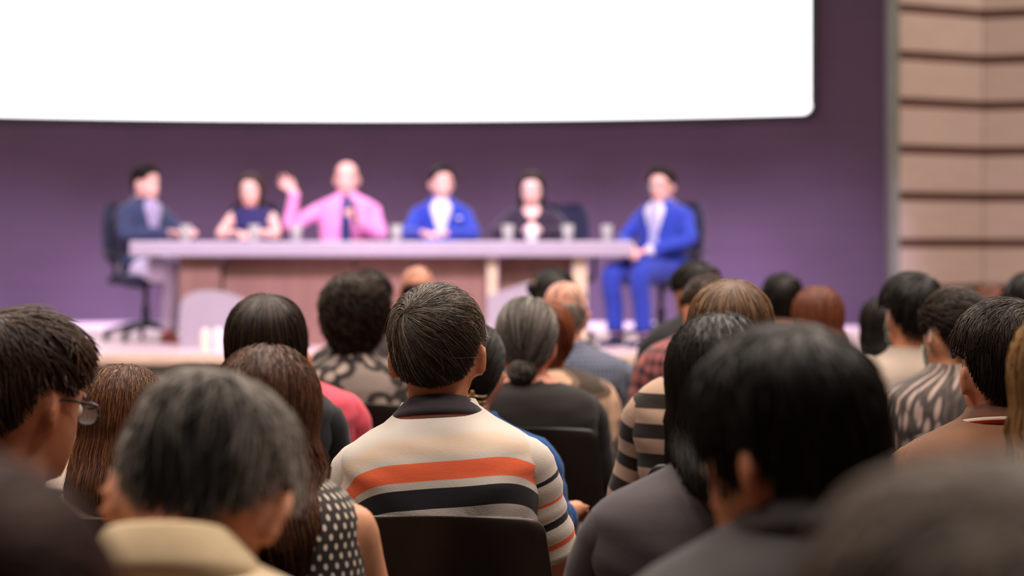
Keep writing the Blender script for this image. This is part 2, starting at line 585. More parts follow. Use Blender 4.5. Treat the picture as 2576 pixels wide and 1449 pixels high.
low_screen([(1228, 900), (1226, 745), (1262, 731), (1310, 716), (1345, 704), (1352, 900)], 16.42,
           'pale lilac low panel with a slanting top before the table')

# three small canisters on the stage floor
def canister(px, w, h, c, label, d=15.95):
    X = spot_at(px, 600, d)[0]
    e = empty('canister', (X, d, STAGE_Z)); tag(e, label, 'canister', 'white canisters at the stage edge')
    prof = [(0.0, 0.0), (0.92, 0.0), (1.0, 0.03), (1.0, 0.80), (0.93, 0.88), (0.62, 0.92)]
    ph = np.linspace(0, 2 * math.pi, 20, endpoint=False)
    P = [[(w * r * math.cos(t), w * r * math.sin(t), z * h) for t in ph] for r, z in prof[1:]]
    MB().grid(np.array(P)).build('body', plain('canister_%d_%d_%d' % c, c, 0.4), e)
    P = [[(w * 0.64 * r * math.cos(t), w * 0.64 * r * math.sin(t), z * h) for t in ph] for r, z in ((1, 0.915), (1, 0.985), (0.9, 1.0))]
    MB().grid(np.array(P)).build('lid', plain('canister_lid', (235, 230, 236), 0.4), e)
canister(517, 0.031, 0.15, (226, 222, 196), 'cream white canister on the stage edge before the pale hump panel')
canister(549, 0.036, 0.155, (226, 218, 246), 'lilac white canister standing next to the cream one on the stage')
canister(578, 0.036, 0.155, (232, 226, 248), 'lilac white canister on the stage, farthest from the cream one')

# ---- drinking glasses on the table
x = NT('clear_glass'); x.b.inputs['Transmission Weight'].default_value = 0.7
x.b.inputs['Roughness'].default_value = 0.22; x.b.inputs['IOR'].default_value = 1.45; x.color((1, 1, 1, 1))
M_GLASS = x.m
x = NT('water'); x.b.inputs['Transmission Weight'].default_value = 1.0
x.b.inputs['Roughness'].default_value = 0.0; x.b.inputs['IOR'].default_value = 1.33; x.color((0.95, 0.97, 1, 1))
M_WATER = x.m
def tumbler(px, dy, label):
    d = TY + dy
    X = spot_at(px, 600, d)[0]
    e = empty('drinking_glass', (X, d, TTOP)); tag(e, label, 'glass', 'drinking glasses on the panel table')
    ph = np.linspace(0, 2 * math.pi, 20, endpoint=False)
    prof = [(0.030, 0.0), (0.033, 0.004), (0.041, 0.115), (0.0385, 0.115), (0.031, 0.010)]
    P = [[(r * math.cos(t), r * math.sin(t), z) for t in ph] for r, z in prof]
    MB().grid(np.array(P)).build('tumbler', M_GLASS, e, fix=True)
    P = [[(r * math.cos(t), r * math.sin(t), z) for t in ph] for r, z in ((0.0302, 0.011), (0.0355, 0.075))]
    MB().grid(np.array(P)).build('water', M_WATER, e, fix=True)
tumbler(467, 0.22, 'clear drinking glass by the hands of the man in the navy blazer')
tumbler(640, 0.16, 'clear drinking glass before the woman in the sleeveless navy top')
tumbler(745, 0.20, 'clear drinking glass between the sleeveless woman and the man in pink')
tumbler(997, 0.20, 'clear drinking glass between the man in pink and the blue suit with pocket square')
tumbler(1278, 0.20, 'clear drinking glass at the elbow of the long-haired woman with the mug')
tumbler(1428, 0.16, 'clear drinking glass between the white mug and the lone glass at the table end')
tumbler(1527, 0.20, 'clear drinking glass standing alone near the table end')

# ---- office chairs
M_OFF = cloth('office_fabric', (38, 40, 66), 0.8)
M_OFFP = plain('office_plastic', (30, 30, 44), 0.45)
def office_chair():
    e = empty('office_chair')
    th = np.linspace(0, 2 * math.pi, 28, endpoint=False)
    def pad(w, l, z0, z1):
        return [[(w * spow(math.cos(t), .55) * s, l * spow(math.sin(t), .55) * s, z) for t in th] for s, z in ((.8, z0), (.97, z0 + .012), (1, (z0 + z1) / 2), (.96, z1 - .012), (.8, z1))]
    MB().grid(np.array(pad(0.25, 0.235, 0.41, 0.485))).build('seat', M_OFF, e)
    n = 12
    rows = []
    for z in np.linspace(0.56, 1.0, n):
        t = (z - 0.56) / 0.44
        hw = 0.215 * (1 - 0.18 * abs(2 * t - 0.9) ** 3) * (0.86 if t in (0, 1) else 1)
        yb = -0.235 - 0.05 * t
        ring = []
        for q in np.linspace(-1, 1, 9): ring.append((hw * q, yb - 0.03 + 0.05 * q * q, z))
        for q in np.linspace(1, -1, 9): ring.append((hw * q, yb + 0.012 + 0.05 * q * q, z))
        rows.append(ring)
    MB().grid(np.array(rows)).build('backrest', M_OFF, e)
    MB().tube([(0, -0.05, 0.40), (0, -0.26, 0.42), (0, -0.30, 0.55), (0, -0.29, 0.75)], [0.022, .022, .02, .016], 8, 12).build('back_support', M_OFFP, e)
    MB().tube([(0, 0, 0.10), (0, 0, 0.25)], [0.032, 0.03], 12, None, False, False).tube([(0, 0, 0.24), (0, 0, 0.41)], [0.02, 0.02], 12, None, False, False).build('column', M_OFFP, e)
    for s in (-1, 1):
        MB().tube([(s * .22, 0.0, .44), (s * .285, 0.0, .46), (s * .29, 0.0, .62)], [.016, .016, .016], 8, 8).tube([(s * .285, -.13, .645), (s * .285, .13, .645)], [.026, .026], 8, None, squash=0.5).build('armrest', M_OFFP, e)
    for i in range(5):
        a = i * 2 * math.pi / 5 + 0.35
        c, s_ = math.cos(a), math.sin(a)
        MB().tube([(0.02 * c, 0.02 * s_, .12), (.15 * c, .15 * s_, .105), (.29 * c, .29 * s_, .075)], [.03, .024, .016], 8).build('spoke', M_OFFP, e)
        MB().tube([(.29 * c - .012 * s_, .29 * s_ + .012 * c, .028), (.29 * c + .012 * s_, .29 * s_ - .012 * c, .028)], [.027, .027], 10, None, False, False).box((.29 * c, .29 * s_, .055), (.03, .03, .03)).build('caster', M_OFFP, e)
    return e
OFFICE = office_chair()

# ---- audience chair: one-piece plastic shell on four legs with armrests
x = NT('black_plastic'); x.set(0.42, 0.4)
x.color(x.ramp(x.noise(5.0), [(0.3, srgb(26, 21, 19)), (0.7, srgb(31, 25, 22))]))
x.bump(x.noise(700.0, 1), 0.12, 0.002)
M_SHELL = x.m
M_SHELL2 = plain('chair_metal', (40, 36, 36), 0.35, 0.5, 0.6)
def audience_chair():
    e = empty('audience_chair')
    # backrest: profile rows, thin curved shell with rounded top corners
    n = 15; m = 17
    zs = np.concatenate([np.linspace(0.44, 0.825, 9), 0.825 + 0.06 * np.sin(np.linspace(0, 1, 9)[1:] * math.pi / 2)])
    rows_f, rows_b = [], []
    for z in zs:
        base = 0.188 + 0.13 * (0.885 - z) - 0.05 * (max(0, 0.6 - z)) 
        r = 0.03
        dz = max(0.0, z - (0.885 - r))
        cut = r - math.sqrt(max(r * r - dz * dz, 0))
        hw = base - cut
        yb = -0.20 - 0.10 * (z - 0.44) / 0.42
        q = np.linspace(-1, 1, m)
        arch = 0.006 * (1 - q * q) * min(1, max(0, (z - 0.8) / 0.08))
        x_ = hw * q
        y_ = yb + 0.045 * q * q
        rows_b.append(np.stack([x_, y_ - 0.006, z + arch], 1)); rows_f.append(np.stack([x_, y_ + 0.006, z + arch], 1))
    ring = np.concatenate([np.array(rows_b), np.array(rows_f)[:, ::-1]], 1)
    MB().grid(ring).build('backrest', M_SHELL, e)
    rows = []
    for i, y in enumerate(np.linspace(-0.20, 0.24, 12)):
        t = (y + 0.2) / 0.44
        hw = 0.235 * (1 - 0.10 * t ** 4)
        z = 0.445 - 0.02 * math.sin(t * math.pi) - 0.03 * max(0, t - 0.8) * 5 * (t - 0.8) * 5 * 0.2
        q = np.linspace(-1, 1, 11)
        up = 0.02 * q ** 4
        rows.append(np.concatenate([np.stack([hw * q, np.full(11, y), z + up], 1), np.stack([hw * q[::-1], np.full(11, y), z + up - 0.012], 1)]))
    MB().grid(np.array(rows)).build('seat', M_SHELL, e)
    for s in (-1, 1):
        MB().tube([(s * .222, -.235, .66), (s * .247, -.20, .695), (s * .25, -.05, .70), (s * .248, .14, .695), (s * .246, .175, .66), (s * .24, .18, .44)], [.016, .019, .02, .019, .016, .014], 8, 18, squash=0.7).build('armrest', M_SHELL, e)
        MB().tube([(s * .20, .17, .43), (s * .225, .21, .012)], [.013, .012], 8).build('leg', M_SHELL2, e)
        MB().tube([(s * .20, -.15, .43), (s * .225, -.23, .012)], [.013, .012], 8).build('leg', M_SHELL2, e)
    return e
CHAIR = audience_chair()
FIRST = {'c': True, 'o': True}
def put_chair(kind, x_, y_, z_, rz, label, group):
    src = CHAIR if kind == 'c' else OFFICE
    o = src if FIRST[kind] else copy_tree(src)
    FIRST[kind] = False
    o.location = (x_, y_, z_); o.rotation_euler = (0, 0, rz)
    tag(o, label, 'chair', group)
    return o

# ================================================================== people
HZ = [-.119, -.112, -.096, -.075, -.050, -.025, .000, .025, .050, .075, .095, .108, .116, .1205]
HW = [.004, .026, .045, .058, .067, .072, .074, .0755, .074, .0675, .055, .040, .024, .002]
HF = [.064, .079, .088, .091, .092, .092, .092, .094, .090, .079, .062, .044, .026, .002]
HB = [.010, .010, .028, .055, .078, .092, .099, .101, .098, .089, .073, .053, .032, .002]
HBH = [.070, .072, .076, .081, .088, .095, .100, .101, .098, .089, .073, .053, .032, .002]

def head_pt(z, a, hair=False):
    wd = hermite(z, HZ, HW); fr = hermite(z, HZ, HF); bk = hermite(z, HZ, HBH if hair else HB)
    if hair: wd = np.where(z < -.04, np.maximum(wd, .060), wd)
    s, c = np.sin(a), np.cos(a)
    x_ = wd * spow(s, .92)
    y_ = np.where(c > 0, fr, bk) * spow(c, .92)
    return np.stack([x_, y_, z + 0 * a], -1)

def head_grid():
    zs = np.array([-.119, -.115, -.108, -.1, -.092, -.084, -.076, -.070, -.064, -.058, -.05, -.042, -.034, -.026, -.018, -.01, -.002, .006, .014, .022,
                   .032, .044, .056, .068, .08, .09, .099, .106, .112, .117, .1205])
    a = np.linspace(0, 2 * math.pi, 56, endpoint=False)
    Z, Aa = np.meshgrid(zs, a, indexing='ij')
    P = head_pt(Z, Aa)
    x_, y_, z_ = P[..., 0], P[..., 1], P[..., 2]
    f = sstep(0.03, 0.07, y_)
    g = lambda v, m, s: np.exp(-((v - m) / s) ** 2)
    ridge = sstep(.014, -.04, z_) * sstep(-.062, -.046, z_)
    d = 0.026 * ridge * g(x_, 0, .011) + .008 * g(x_, .012, .007) * g(z_, -.046, .009) + .008 * g(x_, -.012, .007) * g(z_, -.046, .009)
    d += -.011 * (g(x_, .032, .015) + g(x_, -.032, .015)) * g(z_, -.002, .013)
    d += .004 * g(z_, .020, .009) * g(x_, 0, .05)
    d += .006 * g(z_, -.069, .010) * g(x_, 0, .021) - .004 * g(z_, -.083, .006) * g(x_, 0, .02) + .006 * g(z_, -.102, .012) * g(x_, 0, .02)
    P[..., 1] += f * d
    return P

def rot3(yaw=0, pitch=0, roll=0):
    return np.array(Matrix.Rotation(R(yaw), 3, 'Z') @ Matrix.Rotation(R(-pitch), 3, 'X') @ Matrix.Rotation(R(roll), 3, 'Y'))

def ear_piece(mb, side, Rm, C, hs, big=1.0):
    """flat tilted ear with a rolled rim and lobe"""
    n, m = 11, 16
    v = np.linspace(0, math.pi, n)
    ph = np.linspace(0, 2 * math.pi, m, endpoint=False)
    rows = []
    for t in v:
        zz = math.cos(t)
        r = max(math.sin(t), 0.03) ** .8
        dep = (0.019 + 0.006 * zz) * r * big
        thk = 0.0068 * r * (1.0 + 0.25 * abs(zz))
        rows.append(np.stack([thk * np.cos(ph) + 0.003 * (np.abs(np.sin(ph)) ** 3), dep * np.sin(ph) + 0.004 * zz, np.full(m, 0.033 * big * zz)], 1))
    P = np.array(rows)
    tilt = np.array(Matrix.Rotation(R(38), 3, 'Z') @ Matrix.Rotation(R(8), 3, 'Y'))
    P = P @ tilt.T
    if side < 0: P = P * arr(-1, 1, 1)
    P = P + arr(side * (.083 + .02 * (big - 1)), -.014, -.016)
    mb.grid((P * hs) @ Rm.T + C)

TZ = [.445, .50, .58, .66, .75, .85, .92, .965, .995, 1.018, 1.038, 1.056, 1.072, 1.085]
TW = [.150, .182, .186, .176, .173, .184, .194, .196, .186, .160, .120, .086, .067, .061]
TD = [.100, .128, .132, .126, .120, .125, .126, .120, .112, .102, .090, .080, .071, .064]
TY_ = [.00, .0, -.012, -.028, -.040, -.046, -.046, -.042, -.039, -.036, -.031, -.027, -.025, -.023]

class Body:
    """seated figure; x right, y forward, floor at z = 0"""
    def __init__(s, k=1.0, sw=1.0, dd=1.0, lean=0.0, roll=0.0, female=False, lat=0.0):
        s.k, s.sw, s.dd, s.lean, s.roll, s.fem, s.lat = k, sw, dd, lean, roll, female, lat
    def zmap(s, z):
        z = np.asarray(z, float)
        return np.where(z > .5, .5 + (z - .5) * s.k, z)
    def shear(s, P):
        P = np.array(P, float)
        h = np.maximum(P[..., 2] - .52, 0)
        P[..., 1] += math.tan(R(s.lean)) * h
        P[..., 0] += s.lat / .54 * h
        P[..., 2] += s.roll * P[..., 0] * sstep(.5, .9, P[..., 2])
        return P
    def torso(s, z, a, off=0.0, shear=True):
        wd = hermite(z, TZ, TW) * s.sw + off
        dp = hermite(z, TZ, TD) * s.dd + off
        cy = hermite(z, TZ, TY_)
        wd = np.where(np.asarray(z) > 1.05, hermite(z, TZ, TW) * (1 + (s.sw - 1) * .3) + off, wd)
        sn, cs = np.sin(a), np.cos(a)
        chest = 0.018 * np.exp(-((np.asarray(z) - .90) / .06) ** 2) * (np.cos(a) > 0) * np.cos(a) ** 2 if s.fem else 0
        x_ = wd * spow(sn, .86)
        y_ = cy + (dp + chest) * spow(cs, .86)
        # hollow along the spine, shoulder blades either side
        zz = np.asarray(z)
        back = (cs < 0) * np.exp(-((zz - .93) / .09) ** 2)
        y_ = y_ + back * (0.010 * np.exp(-(sn / .16) ** 2) - 0.008 * np.exp(-((np.abs(sn) - .5) / .2) ** 2))
        P = np.stack([x_, y_, s.zmap(zz) + 0 * a], -1)
        return s.shear(P) if shear else P
    def pt(s, p):
        p = arr(*p); p[2] = s.zmap(p[2])
        return s.shear(p)

def remesh(mb, voxel, smooth=3):
    me = mb.mesh('tmp')
    o = bpy.data.objects.new('tmp', me); COL.objects.link(o)
    m = o.modifiers.new('r', 'REMESH'); m.mode = 'VOXEL'; m.voxel_size = voxel; m.use_smooth_shade = True
    sm = o.modifiers.new('s', 'SMOOTH'); sm.factor = 0.5; sm.iterations = smooth
    dg = bpy.context.evaluated_depsgraph_get()
    out = bpy.data.meshes.new_from_object(o.evaluated_get(dg))
    bpy.data.objects.remove(o); bpy.data.meshes.remove(me)
    out.polygons.foreach_set('use_smooth', np.ones(len(out.polygons), bool))
    return out

def hand_pieces(mb, wrist, fwd, nrm, side, curl=25, spread=1.0, sc=1.0, curls=None):
    """palm of four metacarpals and five separate fingers; nrm = back of the hand, side = +1 right hand"""
    fwd = unit(np.asarray(fwd, float)); nrm = np.asarray(nrm, float)
    nrm = unit(nrm - fwd * (fwd @ nrm))
    thumb_dir = np.cross(nrm, fwd) * side            # towards the thumb side
    L = [(.030, .068, .044, .026, .020), (.010, .072, .050, .030, .021), (-.010, .069, .046, .028, .020), (-.029, .062, .036, .021, .018)]
    for i, (off, mlen, a, b, c) in enumerate(L):
        k0 = wrist + fwd * .012 * sc + thumb_dir * off * .55 * sc
        k1 = wrist + (fwd * mlen + thumb_dir * off * 1.05) * sc
        mb.tube([k0, (k0 + k1) / 2 + nrm * .002, k1], np.array([.0145, .0135, .0105]) * sc, 8)
        p = k1; ang = 0; pts = [p]
        cu = curl if curls is None else curls[i]
        for seg, sl in enumerate((a, b, c)):
            ang += cu * (0.7, 1.0, 0.7)[seg]
            d = fwd * math.cos(R(ang)) - nrm * math.sin(R(ang)) + thumb_dir * off * 2.2 * spread * math.cos(R(ang))
            p = p + unit(d) * sl * sc; pts.append(p)
        mb.tube(pts, np.array([.0100, .0092, .0084, .0072]) * sc, 8)
    t0 = wrist + (fwd * .018 + thumb_dir * .018) * sc
    t1 = t0 + (fwd * .030 + thumb_dir * .024 - nrm * .012) * sc
    t2 = t1 + (fwd * .026 + thumb_dir * .014 - nrm * .010) * sc
    t3 = t2 + (fwd * .024 + thumb_dir * .002 - nrm * .008) * sc
    mb.tube([t0, t1, t2, t3], np.array([.0145, .0125, .0105, .0082]) * sc, 8)

# ------------------------------------------------------------------ hair
def surf(u, off):
    """point of the skull in direction u, off metres above the skin"""
    a = np.arctan2(u[..., 0], u[..., 1])
    z = u[..., 2] * .1195
    P = head_pt(z, a, True)
    n = unit(P / arr(.075 ** 2, .097 ** 2, .12 ** 2))
    return P + n * np.asarray(off)[..., None]

LINE_SHORT = ([0, 30, 48, 62, 72, 82, 92, 106, 118, 135, 158, 180], [.074, .070, .052, .032, .018, .020, .026, .026, -.020, -.046, -.060, -.064])
LINE_FADE = ([0, 30, 48, 62, 72, 82, 92, 106, 118, 135, 158, 180], [.074, .070, .055, .040, .030, .034, .040, .040, .022, .008, -.004, -.008])
LINE_LOW = ([0, 30, 48, 62, 72, 82, 92, 106, 118, 135, 158, 180], [.074, .070, .045, .005, -.03, -.03, -.02, -.02, -.045, -.072, -.092, -.096])
LINE_UP = ([0, 30, 48, 62, 72, 82, 92, 106, 118, 135, 158, 180], [.074, .070, .048, .012, -.005, .015, .026, .020, -.018, -.045, -.060, -.062])

def hair_mask(u, line):
    a = np.degrees(np.abs(np.arctan2(u[..., 0], u[..., 1])))
    return (u[..., 2] * .1195 - np.interp(a, *line))

def strands(mb, paths, r, rng, tone=None):
    """paths (N, K, 3) -> three-sided tapering tubes"""
    N, K, _ = paths.shape
    t = unit(np.gradient(paths, axis=1))
    ref = unit(paths - arr(0, 0, -.02))
    s = unit(np.cross(t, ref)); n = np.cross(s, t)
    taper = np.interp(np.linspace(0, 1, K), [0, .15, .6, 1], [.7, 1, .9, .15])
    rr = (r * (0.6 + 0.8 * rng.rand(N)))[:, None, None] * taper[None, :, None]
    V = np.stack([paths + rr * (math.cos(q) * s + math.sin(q) * n) for q in (math.pi / 2, math.pi * 7 / 6, math.pi * 11 / 6)], 2)
    base = (np.arange(N)[:, None, None] * K * 3 + np.arange(K - 1)[None, :, None] * 3)
    j = np.arange(3)[None, None, :]
    Q = np.stack([base + j, base + (j + 1) % 3, base + 3 + (j + 1) % 3, base + 3 + j], -1).reshape(-1, 4)
    tn = rng.rand(N) if tone is None else tone
    A = np.zeros((N, K, 3, 3)); A[..., 0] = tn[:, None, None]; A[..., 1] = np.linspace(0, 1, K)[None, :, None]
    mb.raw(V.reshape(-1, 3), Q, None, A.reshape(-1, 3))

def sphere_pts(rng, n):
    z = rng.rand(n) * 2 - 1; a = rng.rand(n) * 2 * math.pi
    r = np.sqrt(1 - z * z)
    return np.stack([r * np.sin(a), r * np.cos(a), z], 1)

def thickness(u, h):
    tp = 1.0
    if h.get('taper'): tp = .12 + .88 * sstep(-.004, h['taper'], hair_mask(u, h['_line']))
    return tp * (h.get('t', .010) + h.get('top', .008) * np.clip(u[..., 2], 0, 1) + h.get('back', .0) * np.clip(-u[..., 1], 0, 1) * sstep(-.75, -.1, u[..., 2])
            + h.get('side', 0.0) * np.abs(u[..., 0]) * sstep(-.3, .25, u[..., 2]) + h.get('lump', .002) * wob(u, h.get('seed', 1), h.get('lf', 7)))

def cap_grid(h, line):
    nz, na = 34, 52
    sz = np.sin(np.linspace(-math.pi / 2 * .98, math.pi / 2 * .999, nz))
    a = np.linspace(0, 2 * math.pi, na, endpoint=False)
    S, Aa = np.meshgrid(sz, a, indexing='ij')
    r = np.sqrt(np.maximum(1 - S * S, 0))
    u = np.stack([r * np.sin(Aa), r * np.cos(Aa), S], -1)
    m = sstep(-.006, .016, hair_mask(u, line))
    if 'bald' in h:                       # bare crown: (height, softness)
        ztop = h['bald'] + .25 * np.clip(u[..., 1], 0, 1) * 0
        m = m * (1 - sstep(ztop - .12, ztop + .02, u[..., 2] + .35 * np.clip(u[..., 1], -1, 1)))
    th = thickness(u, h)
    bare = head_pt(u[..., 2] * .1195, np.arctan2(u[..., 0], u[..., 1]), False)
    bare = bare * .86
    return bare * (1 - m)[..., None] + surf(u, th - h.get('sink', .0015)) * m[..., None], u, m

def flow_short(u0, h, rng, K):
    """strand directions over the skull, away from the whorl and downwards"""
    w_ = unit(arr(*h.get('whorl', (0.1, -.55, .8))))
    N = len(u0)
    Ls = h.get('len', .05) * (.55 + .7 * rng.rand(N))
    lock = wob(u0, h.get('seed', 1) + 40, 34)
    sw = h.get('swirl', 25) * np.pi / 180 + rng.normal(size=N) * h.get('mess', .22) * .6 + wob(u0, h.get('seed', 1) + 50, 20) * h.get('mess', .22) * 1.3
    grav = arr(*h.get('comb', (0, 0, -1.0))); gw = h.get('gw', .5)
    th0 = thickness(u0, h)
    depth = rng.rand(N) ** h.get('dp', .5)
    u = u0.copy(); out = []
    lift = h.get('lift', .004) * rng.rand(N) ** 2
    ph = rng.rand(N) * 6.28
    curl, cf = h.get('curl', 0.0), h.get('cf', 3.0)
    for i in range(K):
        t = i / (K - 1)
        off = th0 * (.90 + .10 * min(1, t * 3)) * (.90 + .12 * depth) + lift * t * t + .0006 + lock * math.sin(math.pi * min(1, t * 1.3 + .15)) * h.get('lock', .0012)
        P = surf(u, off)
        if curl:
            n = unit(P); sd = unit(np.cross(n, arr(.3, .2, 1)))
            b = np.cross(n, sd)
            P = P + curl * min(1, t * 2.5) * (np.cos(ph + cf * 6.28 * t)[:, None] * sd + np.sin(ph + cf * 6.28 * t)[:, None] * (b * .6 + n * .6))
        out.append(P)
        tg = u * (u @ w_)[:, None] - w_
        tg = unit(tg)
        b = np.cross(u, tg)
        d = tg * np.cos(sw)[:, None] + b * np.sin(sw)[:, None]
        d = d + gw * (grav - u * (u @ grav)[:, None])
        d = unit(d - u * np.sum(d * u, 1, keepdims=True))
        un = unit(u + d * (Ls / (K - 1) / .10)[:, None])
        go = hair_mask(un, h['_line']) > h.get('over', -.004)
        u = np.where(go[:, None], un, u + (un - u) * .04)
    return np.stack(out, 1)

def long_path(a, phi0, h, drop, K, off, wig=None):
    """hair running from the crown down the skull, then falling past the shoulders"""
    amin = R(h.get('open', 62))
    ksplit = max(4, int(K * h.get('split', .45)))
    sgn = np.where(np.sin(a) >= 0, 1.0, -1.0)
    aa = np.abs((a + math.pi) % (2 * math.pi) - math.pi)
    aend = sgn * np.maximum(aa, amin)
    a0 = sgn * aa
    pts = []
    phi1 = R(h.get('phi', 96))
    tilt = h.get('tilt', (0, 0))
    for i in range(ksplit):
        t = i / (ksplit - 1)
        phi = phi0 + (phi1 - phi0) * t
        az = a0 + (aend - a0) * sstep(R(35), phi1, phi)
        u = np.stack([np.sin(phi) * np.sin(az), np.sin(phi) * np.cos(az), np.cos(phi)], -1)
        pts.append(surf(u, off + h.get('top', .006) * np.clip(u[..., 2], 0, 1)))
    last = pts[-1]
    for i in range(1, K - ksplit + 1):
        t = i / (K - ksplit)
        dz = drop * t
        flare = hermite(np.asarray(t), [0, .3, .65, 1], h.get('flare', [1, 1.03, 1.0, .95]))
        P = last * arr(1, 1, 0) * flare
        back = np.clip(-last[:, 1] / .045, 0, 1)
        zz = last[:, 2] - dz
        drape = h.get('dmax', .05) * sstep(.04, .135, -zz) * back
        P = P + np.stack([h.get('sx', 0) * dz * 1.0, -drape + h.get('sy', 0) * dz, zz], -1)
        if wig is not None:
            P = P + wig[:, None] * arr(1, .6, 0) * h.get('wave', .003) * math.sin(t * 7)
        pts.append(P)
    return np.stack(pts, 1)

def make_hair(parent, h, M, mat, name='hair'):
    """hair cap and strands in the head frame, then moved by M (4x4)"""
    rng = np.random.RandomState(h.get('seed', 1))
    mb = MB()
    style = h['style']
    line = {'short': LINE_SHORT, 'low': LINE_LOW, 'up': LINE_UP, 'fade': LINE_FADE}[h.get('line', 'short')]
    if 'nape' in h: line = (line[0], list(np.array(line[1]) + h['nape'] * np.clip((np.array(line[0]) - 106) / 40, 0, 1)))
    h = dict(h); h['_line'] = line
    q_ = h.get('q', .42)
    n, K, r = int(h.get('n', 1500) * q_), min(h.get('K', 6), 8), h.get('r', .0011) * q_ ** -.5
    if style == 'long':
        line = h['_line'] = LINE_UP
    if style == 'long': h.setdefault('lump', .0003); h.setdefault('sink', .003)
    P, u, m = cap_grid(h, line)
    A = np.zeros(P.shape); A[..., 0] = .25 + .5 * ((np.sin(np.arctan2(u[..., 0], u[..., 1]) * 23) + 1) / 2)
    A[..., 0] = np.clip(A[..., 0] * h.get('captone', .7), 0, .95)
    mb.grid(P, True, True, True, A)
    if style in ('short', 'bun'):
        uu = sphere_pts(rng, n * 3)
        ok = hair_mask(uu, line) > .003
        if 'bald' in h:
            v = uu[:, 2] + .35 * uu[:, 1]
            ok &= v < h['bald'] - .08 + .1 * rng.rand(len(uu))
        uu = uu[ok][:n]
        if style == 'bun':
            bp = unit(arr(*h['bun']))
            hh = dict(h); hh['whorl'] = tuple(-bp); hh['gw'] = .12
            strands(mb, flow_short(uu, hh, rng, K), r, rng)
        else:
            w_ = unit(arr(*h.get('whorl', (0.1, -.55, .8))))
            k4 = len(uu) // 4
            uu[:k4] = unit(w_ + rng.normal(size=(k4, 3)) * .28)
            pp = flow_short(uu, h, rng, K)
            tone = np.clip(rng.rand(len(uu)) * (1 - h.get('sg', 0)) + h.get('sg', 0) * (np.abs(uu[:, 0]) ** 2 * .9 + .55 * np.clip(uu[:, 2], 0, 1) ** 2) * (.5 + rng.rand(len(uu))), 0, 1)
            strands(mb, pp, r, rng, tone)
    else:
        op = R(h.get('open', 62))
        drop = h['drop']
        def zend(a): return drop * (1 - h.get('round', .12) * np.abs(np.sin(a)))
        # thick curtain
        na = 44
        a = np.linspace(op, 2 * math.pi - op, na)
        th = h.get('t', .012)
        offo = th + h.get('lump', .0) * np.sin(a * 9 + h.get('seed', 1)) + .0008 * np.sin(a * 23)
        outer = long_path(a, np.full(na, R(14)), h, zend(a), 18, offo)
        inner = long_path(a, np.full(na, R(14)), h, zend(a) * .985, 18, np.full(na, -.006))
        inner[:, 8:, :2] *= .86
        ring = np.concatenate([outer, inner[::-1]], 0)            # go out along the outer face, back on the inner
        ring = np.concatenate([ring, ring[:1]], 0)
        A = np.zeros(ring.shape); A[..., 0] = (.3 + .5 * rng.rand(len(ring)))[:, None] * h.get('captone', .7)
        A[-1] = A[0]
        mb.grid(ring, False, False, False, A)
        # close top and bottom
        for e in (0, -1):
            o_, i_ = outer[:, e], inner[:, e]
            mb.grid(np.stack([o_, i_]), False, False, False)
        aa = op + rng.rand(n) * (2 * math.pi - 2 * op)
        if h.get('bangs'):
            kk = rng.rand(n) < .25
            aa[kk] = rng.rand(kk.sum()) * 2 * math.pi
        phi = np.arccos(1 - rng.rand(n) * .95)
        z_ = zend(aa) * (.80 + .24 * rng.rand(n))
        pp = long_path(aa, phi, h, z_, K, th * (1.0 + .12 * rng.rand(n)) + .0012, rng.normal(size=n))
        pp[:, 3:, :2] += rng.normal(size=(n, 1, 2)) * h.get('fly', .0022) * np.linspace(0, 1, K - 3)[None, :, None]
        strands(mb, pp, r, rng)
    if h.get('loose'):
        k = h['loose']
        uu = sphere_pts(rng, k * 4); uu = uu[hair_mask(uu, line) > .02][:k]
        hh = dict(h); hh['lift'] = .016; hh['mess'] = .6
        strands(mb, flow_short(uu, hh, rng, K), r * .7, rng)
    mb.xform(M)
    o = mb.build(name, mat, parent, True, 'strand')
    if style == 'bun':
        b = MB(); bp = unit(arr(*h['bun']))
        c = surf(bp[None], arr(h.get('bun_off', .018)))[0]
        rb = h.get('bun_r', (.036, .026, .030))
        th = np.linspace(0.02, math.pi - .02, 14); ph = np.linspace(0, 2 * math.pi, 26, endpoint=False)
        T, Ph = np.meshgrid(th, ph, indexing='ij')
        q = np.stack([np.sin(T) * np.cos(Ph), np.cos(T), np.sin(T) * np.sin(Ph)], -1)
        q = q * arr(*rb) * (1 + .07 * np.sin(Ph * 2 + T * 9))[..., None]
        AA = np.zeros(q.shape); AA[..., 0] = .35 + .25 * np.sin(Ph * 2 + T * 9)
        b.grid(q + c, True, True, True, AA)
        kN = 260
        t0 = rng.rand(kN) * math.pi; p0 = rng.rand(kN) * 6.28
        pts = []
        for i in range(6):
            pp_ = p0 + i * .28; tt = t0 + i * .05
            pts.append(np.stack([np.sin(tt) * np.cos(pp_), np.cos(tt), np.sin(tt) * np.sin(pp_)], -1) * arr(*rb) * (1.03 + .05 * rng.rand(kN)[:, None]) + c)
        strands(b, np.stack(pts, 1), r, rng)
        b.xform(M)
        b.build('hair_bun', mat, o, True, 'strand')
    return o

